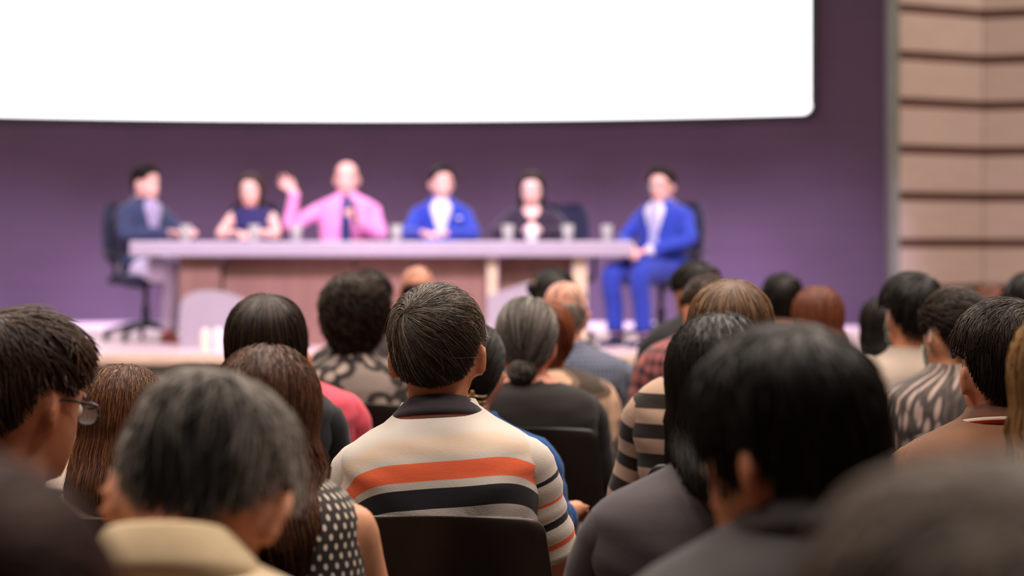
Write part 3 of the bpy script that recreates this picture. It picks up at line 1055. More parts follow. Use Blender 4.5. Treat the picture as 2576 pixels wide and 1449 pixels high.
# ------------------------------------------------------------------ garments
def torso_garment(B, z0=.46, z1=1.082, off=.010, wr=.004, seed=1, neck=None, armhole=0.0, nz=42, na=56):
    """loft over the torso; neck=(z, width) bares a wider neckline, armhole narrows the shoulders"""
    zs = z0 + (z1 - z0) * np.linspace(0, 1, nz) ** .8
    a = np.linspace(0, 2 * math.pi, na, endpoint=False)
    Z, Aa = np.meshgrid(zs, a, indexing='ij')
    o = np.full(Z.shape, off)
    if neck:
        o = o - (off + .016) * sstep(neck - .008, neck + .008, Z + .02 * np.cos(Aa) * 0)
    P = B.torso(Z, Aa, o)
    if armhole:
        P[..., 0] *= 1 - armhole * sstep(.84, .96, Z) * sstep(1.06, 1.0, Z)
    N = np.stack([np.sin(Aa), np.cos(Aa), 0 * Aa], -1)
    if wr:
        q = P * arr(1, 1, 2.2)
        wv = wob(q, seed, 16) * .6 + wob(q * arr(1, 1, 1.8), seed + 7, 38) * .4
        # creases running in from the arm holes
        s = P[..., 0] / .19
        cr = np.sin((P[..., 2] - np.abs(P[..., 0]) * .55) * 95 + wob(P, seed + 3, 9) * 2.2)
        wv = wv + .55 * cr * np.clip(np.abs(s) - .15, 0, 1) * sstep(1.03, .96, Z)
        P = P + N * (wr * wv * sstep(1.08, 1.03, Z))[..., None]
    A = np.stack([(Aa - math.pi) * .19, P[..., 2] - B.roll * P[..., 0], 0 * Z], -1)
    return MB().grid(P, True, True, True, A)

def sleeve(B, sh, el, wr_, kind, side, fit=1.0, seed=3, wrinkle=.003, n=26):
    top = B.pt((side * .085 * B.sw, -.04, .955))
    pts = [top, sh, sh + (el - sh) * .5, el, el + (wr_ - el) * .5, wr_]
    rad = np.array([.046, .057, .056, .050, .045, .037]) * fit
    if kind == 'short':
        e2 = sh + (el - sh) * .80
        pts = [top, sh, sh + (el - sh) * .4, e2]; rad = np.array([.046, .057, .060, .062]) * fit
    elif kind == 'elbow':
        e2 = el + (wr_ - el) * .25
        pts = pts[:4] + [e2]; rad = np.array([.046, .057, .057, .053, .052]) * fit
    mb = MB().tube(pts, rad, 20, n, True, False)
    V = mb.V[0]
    c = V - (sh + el) / 2
    nn = unit(c - (c @ unit(el - sh))[:, None] * unit(el - sh))
    mb.V[0] = V + nn * (wrinkle * (wob(V, seed, 42) + .6 * np.sin(mb.A[0][:, 1] * 120 + wob(V, seed + 2, 14) * 3)))[:, None]
    return mb

def collar_mesh(B, h=.042, flare=.016, gap=24, na=60, drop=.03):
    """turned-down collar; the pattern v value runs from the fold (0) to the edge (1)"""
    a = np.linspace(R(gap), 2 * math.pi - R(gap), na)
    base = B.torso(np.full(na, 1.075), a, .002)
    fold = B.torso(np.full(na, 1.085), a, .003); fold[:, 2] = base[:, 2] + h - .024
    fr = (1 + np.cos(a)) / 2
    fold[:, 2] -= drop * fr * 1.2
    edge = B.torso(np.full(na, 1.060 - (h - .042) * .3), a, .013)
    edge[:, 2] -= drop * .9 * fr
    cin = B.torso(np.full(na, 1.084), a, -.004); cin[:, 2] = fold[:, 2] - .028
    mid = fold * .45 + edge * .55 + np.stack([np.sin(a), np.cos(a), 0 * a], -1) * .007
    out = np.stack([np.sin(a), np.cos(a), 0 * a], -1)
    top = fold + arr(0, 0, .003)
    inner_edge = edge - out * .004
    rows = [cin, fold - out * .004 + arr(0, 0, -.002), top, fold + out * .003, mid, edge, inner_edge, mid - out * .006, cin]
    v = [-.2, -.1, 0, .08, .55, 1, 1, .6, -.2]
    P = np.stack(rows)
    A = np.zeros(P.shape); A[..., 1] = np.array(v)[:, None]; A[..., 0] = a[None, :]
    mb = MB().grid(P, False, False, False, A)
    for e in (0, -1):
        pr = P[:-1, e]
        mb.raw(np.concatenate([pr, pr.mean(0)[None]]), None, [(i, (i + 1) % len(pr), len(pr)) for i in range(len(pr))])
    return mb

def crew_band(B, z=1.078, r=.0055):
    a = np.linspace(0, 2 * math.pi, 49)
    P = B.torso(np.full(49, z), a, .006)
    return MB().tube(P, np.full(49, r), 8, None, False, False)

def chest_patch(B, z0, z1, a0, a1, off, n=16, m=7):
    """patch on the front of the torso, half width a0 degrees at z0 to a1 at z1, closed with thickness"""
    rows = []
    for i in range(n):
        t = i / (n - 1); z = z0 + (z1 - z0) * t
        ha = R(a0 + (a1 - a0) * t)
        a = np.linspace(-ha, ha, m)
        o_ = B.torso(np.full(m, z), a, off); i_ = B.torso(np.full(m, z), a[::-1], off - .012)
        rows.append(np.concatenate([o_, i_]))
    return MB().grid(np.array(rows))

# shared leg wear (same seated legs for everybody)
def leg_joints(s):
    return arr(s * .092, .0, .525), arr(s * .115, .42, .505), arr(s * .115, .40, .085), arr(s * .12, .53, .035)
def trousers_mesh(name, mat, fit=1.0):
    mb = MB()
    for s in (-1, 1):
        h, k, a, t = leg_joints(s)
        mb.tube([h + arr(0, -.06, -.005), h + (k - h) * .5, k + arr(0, .01, 0), k + arr(0, .03, -.10), (k + a) / 2 + arr(0, .015, 0), a + arr(0, .005, .02)],
                np.array([.097, .090, .075, .070, .066, .062]) * fit, 16, 26, True, False)
    rows = []
    for z, wd, dp in ((.452, .12, .09), (.47, .168, .12), (.52, .192, .142), (.58, .192, .140), (.62, .183, .134)):
        t = np.linspace(0, 2 * math.pi, 28, endpoint=False)
        rows.append(np.stack([wd * spow(np.sin(t), .85), -.015 + dp * spow(np.cos(t), .85), np.full(28, z)], 1))
    mb.grid(np.array(rows))
    return mb.mesh(name, mat)
def shoe_mesh(name, mat, s):
    h, k, a, t = leg_joints(s)
    rows = []
    for y, wd, z1 in ((-.075, .018, .035), (-.07, .030, .07), (-.04, .036, .092), (.0, .038, .098), (.04, .040, .082), (.09, .046, .062), (.14, .046, .052), (.175, .036, .044), (.19, .015, .03)):
        q = np.linspace(0, 2 * math.pi, 14, endpoint=False)
        zz = np.where(np.sin(q) > 0, z1 * .35 + z1 * .65 * np.sin(q), z1 * .35 * (1 + spow(np.sin(q), .4)))
        rows.append(np.stack([a[0] + wd * spow(np.cos(q), .8), np.full(14, a[1] + y), zz], 1))
    return MB().grid(np.array(rows)).mesh(name, mat)

LEGS = {}
def leg_wear(parent, key, c, shoe_c=(28, 25, 25)):
    kk = ('t',) + c
    if kk not in LEGS: LEGS[kk] = trousers_mesh('trousers', cloth('trouser_%d_%d_%d' % c, c))
    add('trousers', LEGS[kk], parent)
    for s in (-1, 1):
        kk = ('s', s) + shoe_c
        if kk not in LEGS: LEGS[kk] = shoe_mesh('shoe', plain('shoe_%d_%d_%d' % shoe_c, shoe_c, .4), s)
        add('shoe', LEGS[kk], parent)

M_EYE = plain('eye_white', (225, 220, 215), .2)
M_IRIS = plain('eye_iris', (30, 20, 16), .15)
M_LIP = plain('lip', (176, 98, 92), .4)

def person(label, d, px, py, skin=(205, 150, 120), female=False, body_rz=0.0, yaw=0, pitch=0, roll=0, lean=0.0, troll=0.0, sw=None, dd=1.0,
           hs=None, voxel=.0135, hair=None, hmat=None, top=None, sleeves='short', floor=0.0, arms=None, armsR=None, armsL=None, trousers=(40, 38, 42), shoes=(28, 25, 25),
           ear=1.0, extra=None, face=True, hands=None, neck_r=None, chair=None, chair_rz=None, wr=.004, collar=None, cat='person', neck=None, armhole=0.0,
           fit=1.0, cuff=None, lat=0.0, nl=0.0, chair_dx=0.0):
    """px, py: photo pixel of the head centre at distance d"""
    rng = np.random.RandomState(int(px * 7 + py) % 9999)
    hs = hs or (.96 if female else 1.0)
    sw = sw or (.88 if female else 1.0)
    dd = dd * (.9 if female else 1.0)
    Ct = spot_at(px, py, d); zC = Ct[2] - floor
    Rm = rot3(yaw, pitch, roll)
    rel = Rm @ (arr(0, .022, .112) * hs)
    zp = zC - rel[2] - nl
    k = (zp - .5) / (1.062 - .5)
    B = Body(k, sw, dd, lean, troll, female, lat)
    piv = B.shear(arr(0, -.022, zp))
    piv[2] = zp
    C = piv + rel + arr(0, 0, nl)
    # place
    cz, sz = math.cos(body_rz), math.sin(body_rz)
    loc = arr(Ct[0] - (cz * C[0] - sz * C[1]), Ct[1] - (sz * C[0] + cz * C[1]), floor)
    # --- body
    mb = MB()
    mb.grid((head_grid() * hs) @ Rm.T + C)
    if hair and hair['style'] == 'long': ear = .6
    for s in (-1, 1): ear_piece(mb, s, Rm, C, hs, ear)
    nr = neck_r or (.050 if female else .058)
    n1 = C + Rm @ (arr(0, -.020, -.030) * hs)
    mb.tube([B.pt((0, -.032, .95)), B.pt((0, -.030, 1.03)), piv * .6 + n1 * .4 + arr(0, -.004, 0), n1], [nr * 1.35, nr * 1.12, nr, nr * .97], 16, 12)
    zs = np.array(TZ); a = np.linspace(0, 2 * math.pi, 40, endpoint=False)
    zz = np.linspace(TZ[0], TZ[-1], 30)
    Z, Aa = np.meshgrid(zz, a, indexing='ij')
    mb.grid(B.torso(Z, Aa, -.006 - (0.010 if not armhole else 0.006) * sstep(.9, 1.0, Z)))
    arm = {}
    default = {'el': (.216, .03, .735), 'wr': (.135, .26, .635), 'fwd': (-.35, .93, -.12), 'nrm': (.1, .1, 1), 'curl': 22}
    for s, over in ((-1, armsL), (1, armsR)):
        q = dict(default)
        if over: q.update(over)
        sh = B.pt((s * .166 * sw, -.042, .955))
        el = arr(q['el'][0] * s * (sw if not over else 1), q['el'][1], q['el'][2]); wr_ = arr(q['wr'][0] * s, q['wr'][1], q['wr'][2])
        if not over:
            el = B.shear(arr(el[0], el[1], float(B.zmap(el[2]))))
        fs = .9 if female else 1.0
        mb.tube([sh + (el - sh) * -.02, sh + (el - sh) * .3, el, el + (wr_ - el) * .35, wr_], np.array([.049, .045, .038, .036, .026]) * fs, 14, 16)
        fw = arr(q['fwd'][0] * s, *q['fwd'][1:]); nm = arr(q['nrm'][0] * s, *q['nrm'][1:])
        hand_pieces(mb, wr_, fw, nm, s, q['curl'], q.get('spread', 1.0), .95 * fs, q.get('curls'))
        arm[s] = (sh, el, wr_)
        h, kn, an, to = leg_joints(s)
        mb.tube([h, h + (kn - h) * .5, kn, kn + (an - kn) * .35, an], [.080, .070, .054, .052, .036], 12, 14)
        mb.tube([an + arr(0, -.02, -.035), to], [.030, .026], 10)
    me = remesh(mb, voxel)
    me.materials.append(skin_mat(skin))
    p = add('person', me)
    p.location = loc; p.rotation_euler = (0, 0, body_rz)
    tag(p, label, cat)
    M = np.eye(4); M[:3, :3] = Rm * hs; M[:3, 3] = C
    tr = lambda v: (np.asarray(v, float) * hs) @ Rm.T + C
    # --- face
    if face:
        for s in (-1, 1):
            e = MB().ellipsoid(tr((s * .032, .0765, -.002)), arr(.0125, .0125, .0125) * hs).build('eye', M_EYE, p)
            MB().ellipsoid(tr((s * .032, .0855, -.002)), arr(.0058, .0052, .0058) * hs).build('iris', M_IRIS, e)
            if hmat: MB().tube([tr((s * .016, .0945, .018)), tr((s * .032, .0915, .024)), tr((s * .050, .079, .018))], [.0028, .0034, .0018], 6, 7).build('eyebrow', hmat, p, True, 'strand')
        MB().tube([tr((-.022, .0865, -.071)), tr((-.008, .0965, -.0685)), tr((0, .097, -.0695)), tr((.008, .0965, -.0685)), tr((.022, .0865, -.071))], [.002, .0042, .004, .0042, .002], 6, 9).build('lips', M_LIP, p)
    # --- clothes
    if top is not None:
        g = torso_garment(B, wr=wr, seed=int(px) % 97, neck=neck, armhole=armhole).build('shirt' , top, p, True, 'pat')
        if sleeves != 'none':
            for s in (-1, 1):
                sleeve(B, *arm[s], sleeves, s, fit * (.93 if female else 1.0), int(px) % 31 + s + 5).build('sleeve', top if not isinstance(collar, dict) or 'sleeve' not in collar else collar['sleeve'], g, True, 'pat')
                if cuff is not None:
                    sh, el, wr_ = arm[s]
                    MB().tube([el + (wr_ - el) * .90, el + (wr_ - el) * 1.04], [.040, .038], 14, None, False, False).build('cuff', cuff, g)
        if collar is not None:
            c = collar if isinstance(collar, dict) else {'mat': collar}
            if c.get('kind', 'fold') == 'fold': collar_mesh(B, c.get('h', .042), drop=c.get('drop', .03)).build('collar', c['mat'], g, True, 'pat')
            else: crew_band(B).build('collar', c['mat'], g, True, 'pat')
    leg_wear(p, 'x', trousers, shoes)
    if hair: make_hair(p, hair, M, hmat)
    if extra: extra(p, B, M, tr, arm)
    if chair:
        kind, cl, grp = chair
        rz = body_rz if chair_rz is None else chair_rz
        put_chair(kind, loc[0] + chair_dx, loc[1], floor, rz, cl, grp)
    return p

# ================================================================== wardrobe
def dots(x, u, v, p):
    fu = x.math('MULTIPLY', u, 56.0); fv = x.math('MULTIPLY', v, 56.0)
    # rows turned 45 degrees
    a = x.math('ADD', fu, fv); b = x.math('SUBTRACT', fv, fu)
    a = x.math('SUBTRACT', x.math('FRACT', x.math('MULTIPLY', a, .62)), .5); b = x.math('SUBTRACT', x.math('FRACT', x.math('MULTIPLY', b, .62)), .5)
    d = x.math('SQRT', x.math('ADD', x.math('MULTIPLY', a, a), x.math('MULTIPLY', b, b)))
    return x.mix(x.math('LESS_THAN', d, .235), srgb(38, 32, 33), srgb(214, 200, 184))
def polo_stripes(x, u, v, p):
    lft = x.math('MAXIMUM', x.math('SUBTRACT', u, .06), 0.0); rgt = x.math('MAXIMUM', x.math('SUBTRACT', x.math('MULTIPLY', u, -1.0), .09), 0.0)
    f = x.math('ADD', x.math('ADD', v, x.math('MULTIPLY', u, .04)), x.math('ADD', x.math('MULTIPLY', x.math('MULTIPLY', lft, lft), 1.8), x.math('MULTIPLY', x.math('MULTIPLY', rgt, rgt), 1.4)))
    f = x.math('DIVIDE', x.math('SUBTRACT', f, .80), .30)
    q = lambda z: (z - .80) / .30
    G, T_, N_, O_ = srgb(200, 193, 186), srgb(210, 190, 171), srgb(30, 27, 36), srgb(230, 104, 66)
    return x.ramp(f, [(0, T_), (q(.858), T_), (q(.872), G), (q(.8905), G), (q(.891), N_), (q(.928), N_), (q(.9285), G), (q(.9425), G), (q(.943), O_), (q(.976), O_),
                      (q(.9765), G), (q(.986), G), (q(.992), T_), (q(1.018), T_), (q(1.028), G), (1, G)])
def polo_sleeve(x, u, v, p):
    G, N_, O_ = srgb(206, 196, 186), srgb(30, 27, 36), srgb(230, 104, 66)
    s = lambda z: z / .40
    return x.ramp(x.math('DIVIDE', v, .40), [(0, G), (s(.150), N_), (s(.156), G), (s(.190), O_), (s(.196), G), (s(.232), N_), (s(.246), G), (s(.276), O_), (s(.286), G)], 'CONSTANT')
def polo_collar(x, u, v, p):
    return x.ramp(v, [(0, srgb(48, 42, 50)), (.88, srgb(48, 42, 50)), (.90, srgb(206, 96, 66)), (.95, srgb(206, 96, 66)), (.96, srgb(206, 186, 166)), (1, srgb(206, 186, 166))], 'CONSTANT')
def brown_collar(x, u, v, p):
    return x.ramp(v, [(0, srgb(92, 56, 41)), (.62, srgb(92, 56, 41)), (.64, srgb(226, 210, 190)), (.80, srgb(196, 36, 38)), (.98, srgb(92, 56, 41))], 'CONSTANT')
def bw_stripes(x, u, v, p):
    f = x.math('FRACT', x.math('MULTIPLY', v, 14.5))
    return x.mix(x.math('LESS_THAN', f, .5), srgb(36, 30, 28), srgb(176, 148, 128))
def plaid(x, u, v, p):
    a = x.math('LESS_THAN', x.math('FRACT', x.math('MULTIPLY', u, 26.0)), .42)
    b = x.math('LESS_THAN', x.math('FRACT', x.math('MULTIPLY', v, 26.0)), .42)
    return x.mix(x.math('MULTIPLY', x.math('ADD', a, b), .5), srgb(150, 86, 84), srgb(50, 40, 52))
def gingham(x, u, v, p):
    a = x.math('LESS_THAN', x.math('FRACT', x.math('MULTIPLY', u, 60.0)), .4)
    b = x.math('LESS_THAN', x.math('FRACT', x.math('MULTIPLY', v, 60.0)), .4)
    return x.mix(x.math('MULTIPLY', x.math('ADD', a, b), .5), srgb(112, 118, 138), srgb(46, 52, 76))
def rings_print(x, u, v, p):
    vec = x.n('ShaderNodeCombineXYZ'); x.link(u, vec.inputs[0]); x.link(v, vec.inputs[1])
    vo = x.n('ShaderNodeTexVoronoi'); vo.inputs['Scale'].default_value = 17.0; x.link(vec.outputs[0], vo.inputs['Vector'])
    n = x.noise(26.0, 3)
    d = x.math('ADD', vo.outputs['Distance'], x.math('MULTIPLY', n, .35))
    return x.ramp(d, [(0, srgb(60, 52, 50)), (.26, srgb(186, 168, 158)), (.46, srgb(160, 142, 134)), (.56, srgb(52, 46, 46)), (.75, srgb(44, 40, 40)), (.86, srgb(140, 126, 120))])
def leaf_print(x, u, v, p):
    vec = x.n('ShaderNodeCombineXYZ')
    x.link(x.math('ADD', x.math('MULTIPLY', u, 1.0), x.math('MULTIPLY', v, .22)), vec.inputs[0]); x.link(x.math('MULTIPLY', v, .26), vec.inputs[1])
    vo = x.n('ShaderNodeTexVoronoi'); vo.inputs['Scale'].default_value = 46.0; x.link(vec.outputs[0], vo.inputs['Vector'])
    return x.ramp(vo.outputs['Distance'], [(0, srgb(184, 160, 150)), (.34, srgb(170, 148, 140)), (.44, srgb(84, 78, 76)), (.6, srgb(66, 60, 60)), (1, srgb(120, 108, 100))])
def patch_print(x, u, v, p):
    n = x.noise(7.0, 1)
    return x.ramp(n, [(0, srgb(64, 52, 44)), (.44, srgb(112, 90, 76)), (.54, srgb(196, 160, 134))], 'CONSTANT')

T_POLO = cloth_nodes('polo_stripes', polo_stripes, .82, .25)
T_POLO_S = cloth_nodes('polo_sleeve_stripes', polo_sleeve, .82, .25)
T_POLO_C = cloth_nodes('polo_collar_navy', polo_collar, .85, .2)
T_BROWN = cloth('brown_polo', (106, 70, 46), .85)
T_BROWN_C = cloth_nodes('brown_collar', brown_collar, .85, .2)
T_DOTS = cloth_nodes('polka_dots', dots, .7, .2)
T_KHAKI = cloth('khaki_cotton', (216, 194, 160), .85)
T_KHAKI_C = cloth('khaki_collar', (212, 190, 154), .85)
T_BLACK = cloth('black_knit', (34, 30, 30), .85)
T_BLACK2 = cloth('black_cotton', (22, 23, 28), .8)
T_PINKRED = cloth('raspberry_cotton', (214, 78, 98), .8)
T_BLUE = cloth('royal_blue_knit', (18, 74, 140), .8)
T_GREYTOP = cloth('charcoal_jersey', (68, 61, 65), .75)
T_GREY = cloth('grey_tee', (168, 152, 140), .85)
T_WHITE = cloth('offwhite_cotton', (206, 190, 180), .8)
T_STRIPE = cloth_nodes('dark_beige_stripes', bw_stripes)
T_PLAID = cloth_nodes('red_plaid', plaid)
T_GING = cloth_nodes('blue_check', gingham)
T_RINGS = cloth_nodes('ring_print', rings_print)
T_LEAF = cloth_nodes('leaf_print', leaf_print)
T_PATCH = cloth_nodes('beige_patchwork', patch_print)
T_DARK = cloth('dark_top', (52, 44, 44), .85)
T_BEIGE = cloth('beige_top', (170, 142, 122), .85)
T_PALEPINK = cloth('pale_pink', (196, 160, 150), .85)
T_MAUVE = cloth('mauve_top', (120, 96, 94), .85)

H_SALT = hair_mat('salt_pepper', [(0, (22, 18, 16)), (.3, (44, 34, 29)), (.5, (78, 64, 54)), (.66, (128, 116, 104)), (.9, (205, 198, 188))], .34, .6)
H_BLACK = hair_mat('black', [(0, (13, 11, 10)), (.6, (26, 21, 19)), (1, (48, 40, 34))], .40)
H_BLACKBROWN = hair_mat('black_brown', [(0, (20, 14, 11)), (.6, (40, 28, 21)), (1, (74, 54, 38))], .40)
H_DKBROWN = hair_mat('dark_brown', [(0, (30, 19, 14)), (.6, (56, 37, 27)), (1, (92, 64, 44))], .40)
H_CHEST = hair_mat('chestnut_dark', [(0, (40, 24, 17)), (.6, (80, 50, 36)), (1, (130, 90, 64))], .42)
H_REDBROWN = hair_mat('red_brown', [(0, (44, 23, 15)), (.55, (84, 48, 31)), (1, (140, 92, 56))], .38)
H_AUBURN = hair_mat('auburn', [(0, (58, 26, 17)), (.6, (104, 54, 36)), (1, (142, 84, 54))], .42)
H_COPPER = hair_mat('copper', [(0, (74, 36, 21)), (.6, (128, 70, 44)), (1, (160, 98, 64))], .42)
H_LTBROWN = hair_mat('light_brown', [(0, (52, 36, 26)), (.55, (98, 72, 52)), (1, (160, 124, 92))], .40)
H_GREY = hair_mat('grey', [(0, (34, 30, 29)), (.4, (66, 60, 57)), (.75, (112, 104, 98)), (1, (168, 160, 152))], .42)
H_DKGREY = hair_mat('dark_grey', [(0, (26, 24, 23)), (.5, (52, 48, 45)), (1, (120, 112, 104))], .42)
H_ASH = hair_mat('ash', [(0, (58, 50, 46)), (.5, (92, 80, 72)), (1, (140, 126, 114))], .5)
H_DKGREY2 = hair_mat('dark_grey_two', [(0, (20, 17, 15)), (.28, (50, 45, 42)), (.5, (122, 114, 107)), (1, (170, 162, 154))], .5, .35)
H_ASH2 = hair_mat('ash_dark', [(0, (46, 38, 33)), (.5, (78, 67, 60)), (1, (124, 112, 104))], .55, .3)
H_MAROON = hair_mat('maroon', [(0, (30, 16, 13)), (.6, (50, 29, 24)), (1, (76, 46, 38))], .6, .25)
H_BLONDE = hair_mat('honey', [(0, (70, 48, 28)), (.5, (120, 86, 52)), (1, (170, 130, 86))], .4)
H_WHITE = hair_mat('white_grey', [(0, (96, 84, 76)), (.5, (150, 138, 128)), (1, (205, 196, 188))], .45)

def topy(top, d, h, hs=1.0, extra=0.0):
    """row of the head centre for a hair top seen at row `top`"""
    return top + (.1205 + h.get('t', .010) * .9 + h.get('top', .008) + extra) * hs * F / d

SEATS = 'black armchairs set out in rows for the audience'
def seat(lbl): return ('c', lbl, SEATS)
def off(lbl): return ('o', lbl, 'office chairs behind the panel table')
SK1, SK2, SK3 = (206, 150, 118), (196, 136, 104), (178, 116, 86)

# ================================================================== audience
h = dict(style='short', t=.008, top=.013, side=.003, back=.004, whorl=(-.42, -.62, .66), swirl=30, len=.10, sg=.5, nape=.010, q=.8, lock=.002, gw=.45, n=10000, K=7, r=.0006, lift=.004, mess=.20, seed=5, loose=260, lump=.002, lf=6, line='short', captone=.55, dp=.6)
person('man with dark grey-streaked hair in a beige polo with orange and navy stripes', 4.66, 1101, topy(713, 4.66, h, .965), SK2, hs=.965, roll=-3, troll=.05, sw=.93, hair=h, hmat=H_SALT,
       top=T_POLO, collar={'mat': T_POLO_C, 'h': .046, 'sleeve': T_POLO_S}, sleeves='short', voxel=.0085, wr=.006, ear=1.15, lat=-.03, body_rz=R(-5), trousers=(48, 46, 54),
       chair=seat('black plastic armchair under the man in the orange and navy striped polo'))

h = dict(style='short', t=.007, top=.016, side=.008, sg=.8, taper=.04, captone=.2, whorl=(.1, -.5, .8), swirl=15, len=.06, n=3000, r=.0011, lift=.012, mess=.4, seed=8, lump=.003)
person('man with cropped grey hair bowing his head, khaki shirt with raised collar', 2.64, 508, 1262, SK2, pitch=35, roll=10, yaw=-4, lean=6, nl=-0.022, hair=h, hmat=H_DKGREY2, top=T_KHAKI,
       collar={'mat': T_KHAKI_C, 'h': .06}, sleeves='short', voxel=.0105, sw=1.05, ear=1.35, chair=seat('black plastic armchair under the bowing man in the khaki shirt'))

h = dict(style='short', t=.009, top=.020, side=.012, back=.008, whorl=(-.1, -.45, .9), swirl=10, len=.055, gw=.3, n=4000, r=.0009, lift=.012, mess=.4, seed=9, lump=.003, taper=.075)
def glasses(p, B, M, tr, arm, c=(30, 22, 22), col=None):
    m = plain('spectacle_frame', c, .35)
    if 'lens' not in MATS:
        x = NT('lens'); x.b.inputs['Alpha'].default_value = 0.22; x.b.inputs['Roughness'].default_value = 0.3; x.color((.75, .8, .82, 1)); MATS['lens'] = x.m
    e = empty('spectacles'); e.parent = p
    MB().tube([tr((.040, .098, .002)), tr((.062, .096, .006)), tr((.078, .070, .008)), tr((.083, .010, .010)), tr((.082, -.006, .004)), tr((.080, -.020, -.012))], [.002] * 6, 6, 16).build('temple', m, e)
    MB().tube([tr((-.040, .098, .002)), tr((-.062, .096, .006)), tr((-.078, .070, .008)), tr((-.083, .010, .010)), tr((-.082, -.006, .004)), tr((-.080, -.020, -.012))], [.002] * 6, 6, 16).build('temple', m, e)
    for s in (-1, 1):
        q = np.linspace(0, 2 * math.pi, 25)
        ring = np.array([tr((s * .034 + .024 * spow(math.cos(t), .8), .1035 - .10 * abs(.0), -.006 + .018 * spow(math.sin(t), .8))) for t in q])
        MB().tube(ring, [.0018] * 25, 6, None, False, False).build('rim', m, e)
        MB().grid(np.stack([ring[:-1] + (tr((s * .034, .1035, -.006)) - ring[:-1]) * .02, ring[:-1] + (tr((s * .034, .1035, -.006)) - ring[:-1]) * .02 + (tr((0, .0012, 0)) - tr((0, 0, 0)))])).build('lens', MATS['lens'], e, fix=True)
    MB().tube([tr((-.011, .104, .0)), tr((0, .107, .004)), tr((.011, .104, .0))], [.0018] * 3, 6, 7).build('bridge', m, e)
person('man with brown-black hair, shaved neck and dark spectacles, dark jacket', 3.80, 62, topy(772, 3.80, h) + 6, SK2, yaw=-32, pitch=8, hair=h, hmat=H_DKBROWN, top=T_DARK, sleeves='long', voxel=.0115,
       body_rz=R(-6), lat=.155, nl=.085, extra=glasses, ear=1.05, chair=seat('black plastic armchair under the man with dark spectacles'))

h = dict(style='long', t=.010, top=.008, drop=.155, open=55, flare=[1, 1.06, 1.10, 1.02], n=4500, q=.65, K=9, r=.0008, seed=11, round=.05, dmax=.03, fly=.003, wave=.002, loose=120)
person('woman with shoulder-length chestnut hair and a beige top', 4.62, 306, topy(916, 4.62, h, .96), SK1, True, pitch=6, roll=4, hair=h, hmat=H_REDBROWN, top=T_BEIGE, sleeves='long',
       chair=seat('black plastic armchair under the woman with chestnut bobbed hair'))

h = dict(style='long', t=.011, top=.008, drop=.225, open=60, flare=[1, 1.0, .95, .78], n=4200, K=14, r=.0010, seed=12, round=.10, dmax=.10, sx=.22, wave=.006, fly=.004)
person('woman with very long brown hair in a black top with cream polka dots', 3.80, 668, topy(866, 3.80, h, .96), SK1, True, roll=2, nl=-0.05, hair=h, hmat=H_CHEST, top=T_DOTS, sleeves='none', armhole=.10, sw=.84, lat=-.012, wr=.003,
       voxel=.0115, chair=seat('black plastic armchair under the woman in polka dots'))

h = dict(style='short', t=.012, top=.010, side=.004, back=.010, whorl=(.05, -.25, .95), swirl=5, len=.14, gw=.4, n=2600, K=8, r=.0010, lift=.002, mess=.10, seed=13, line='low', lump=.001)
person('person with sleek dark brown bobbed hair in a black shirt', 5.72, 668, topy(738, 5.72, h, .98), SK2, hs=.98, nl=-0.05, hair=h, hmat=H_BLACKBROWN, top=T_BLACK2, sleeves='long', sw=.86, ear=.9, lat=.035,
       chair=seat('black plastic armchair under the person with the sleek dark bob'))

h = dict(style='short', t=.006, top=.010, whorl=(.1, -.5, .8), len=.03, n=1100, r=.0012, lift=.004, mess=.4, seed=14)
person('man with shaved black hair in a raspberry pink shirt', 6.75, 699, topy(775, 6.75, h), SK1, yaw=6, nl=-0.055, hair=h, hmat=H_BLACKBROWN, top=T_PINKRED, sleeves='short', sw=1.12, collar={'mat': T_PINKRED, 'h': .03},
       chair=seat('black plastic armchair under the man in the raspberry pink shirt'))

h = dict(style='short', t=.021, top=.013, side=.008, back=.008, whorl=(0, -.2, .95), len=.07, gw=.4, n=3400, K=9, r=.0014, lift=.016, mess=.6, curl=.009, cf=1.8, seed=15, line='low', lump=.006, lf=10)
person('woman with bushy dark curls in a black and cream ring-print blouse', 7.75, 893, topy(690, 7.75, h, .98), SK1, True, hs=.98, hair=h, hmat=H_BLACKBROWN, top=T_RINGS, sleeves='long', sw=1.04,
       chair=seat('black plastic armchair under the woman with bushy curls'))
h = dict(style='short', t=.010, top=.010, len=.05, n=800, r=.0014, lift=.008, mess=.4, seed=16)
person('dark-haired person showing just above the bushy curls', 9.2, 930, topy(678, 9.2, h), SK2, hair=h, hmat=H_BLACK, top=T_DARK, sleeves='long',
       chair=seat('black plastic armchair in front of the woman with bushy curls'))
h = dict(style='short', t=.006, top=.002, len=.02, n=600, r=.0014, bald=.05, seed=17, lift=.003)
person('bald man with a dark fringe of hair showing before the table front', 11.3, 1050, topy(661, 11.3, h) + 4, (212, 158, 138), pitch=4, hair=h, hmat=H_BLACKBROWN, top=T_DARK, sleeves='long',
       chair=seat('black plastic armchair under the bald man before the table front'))

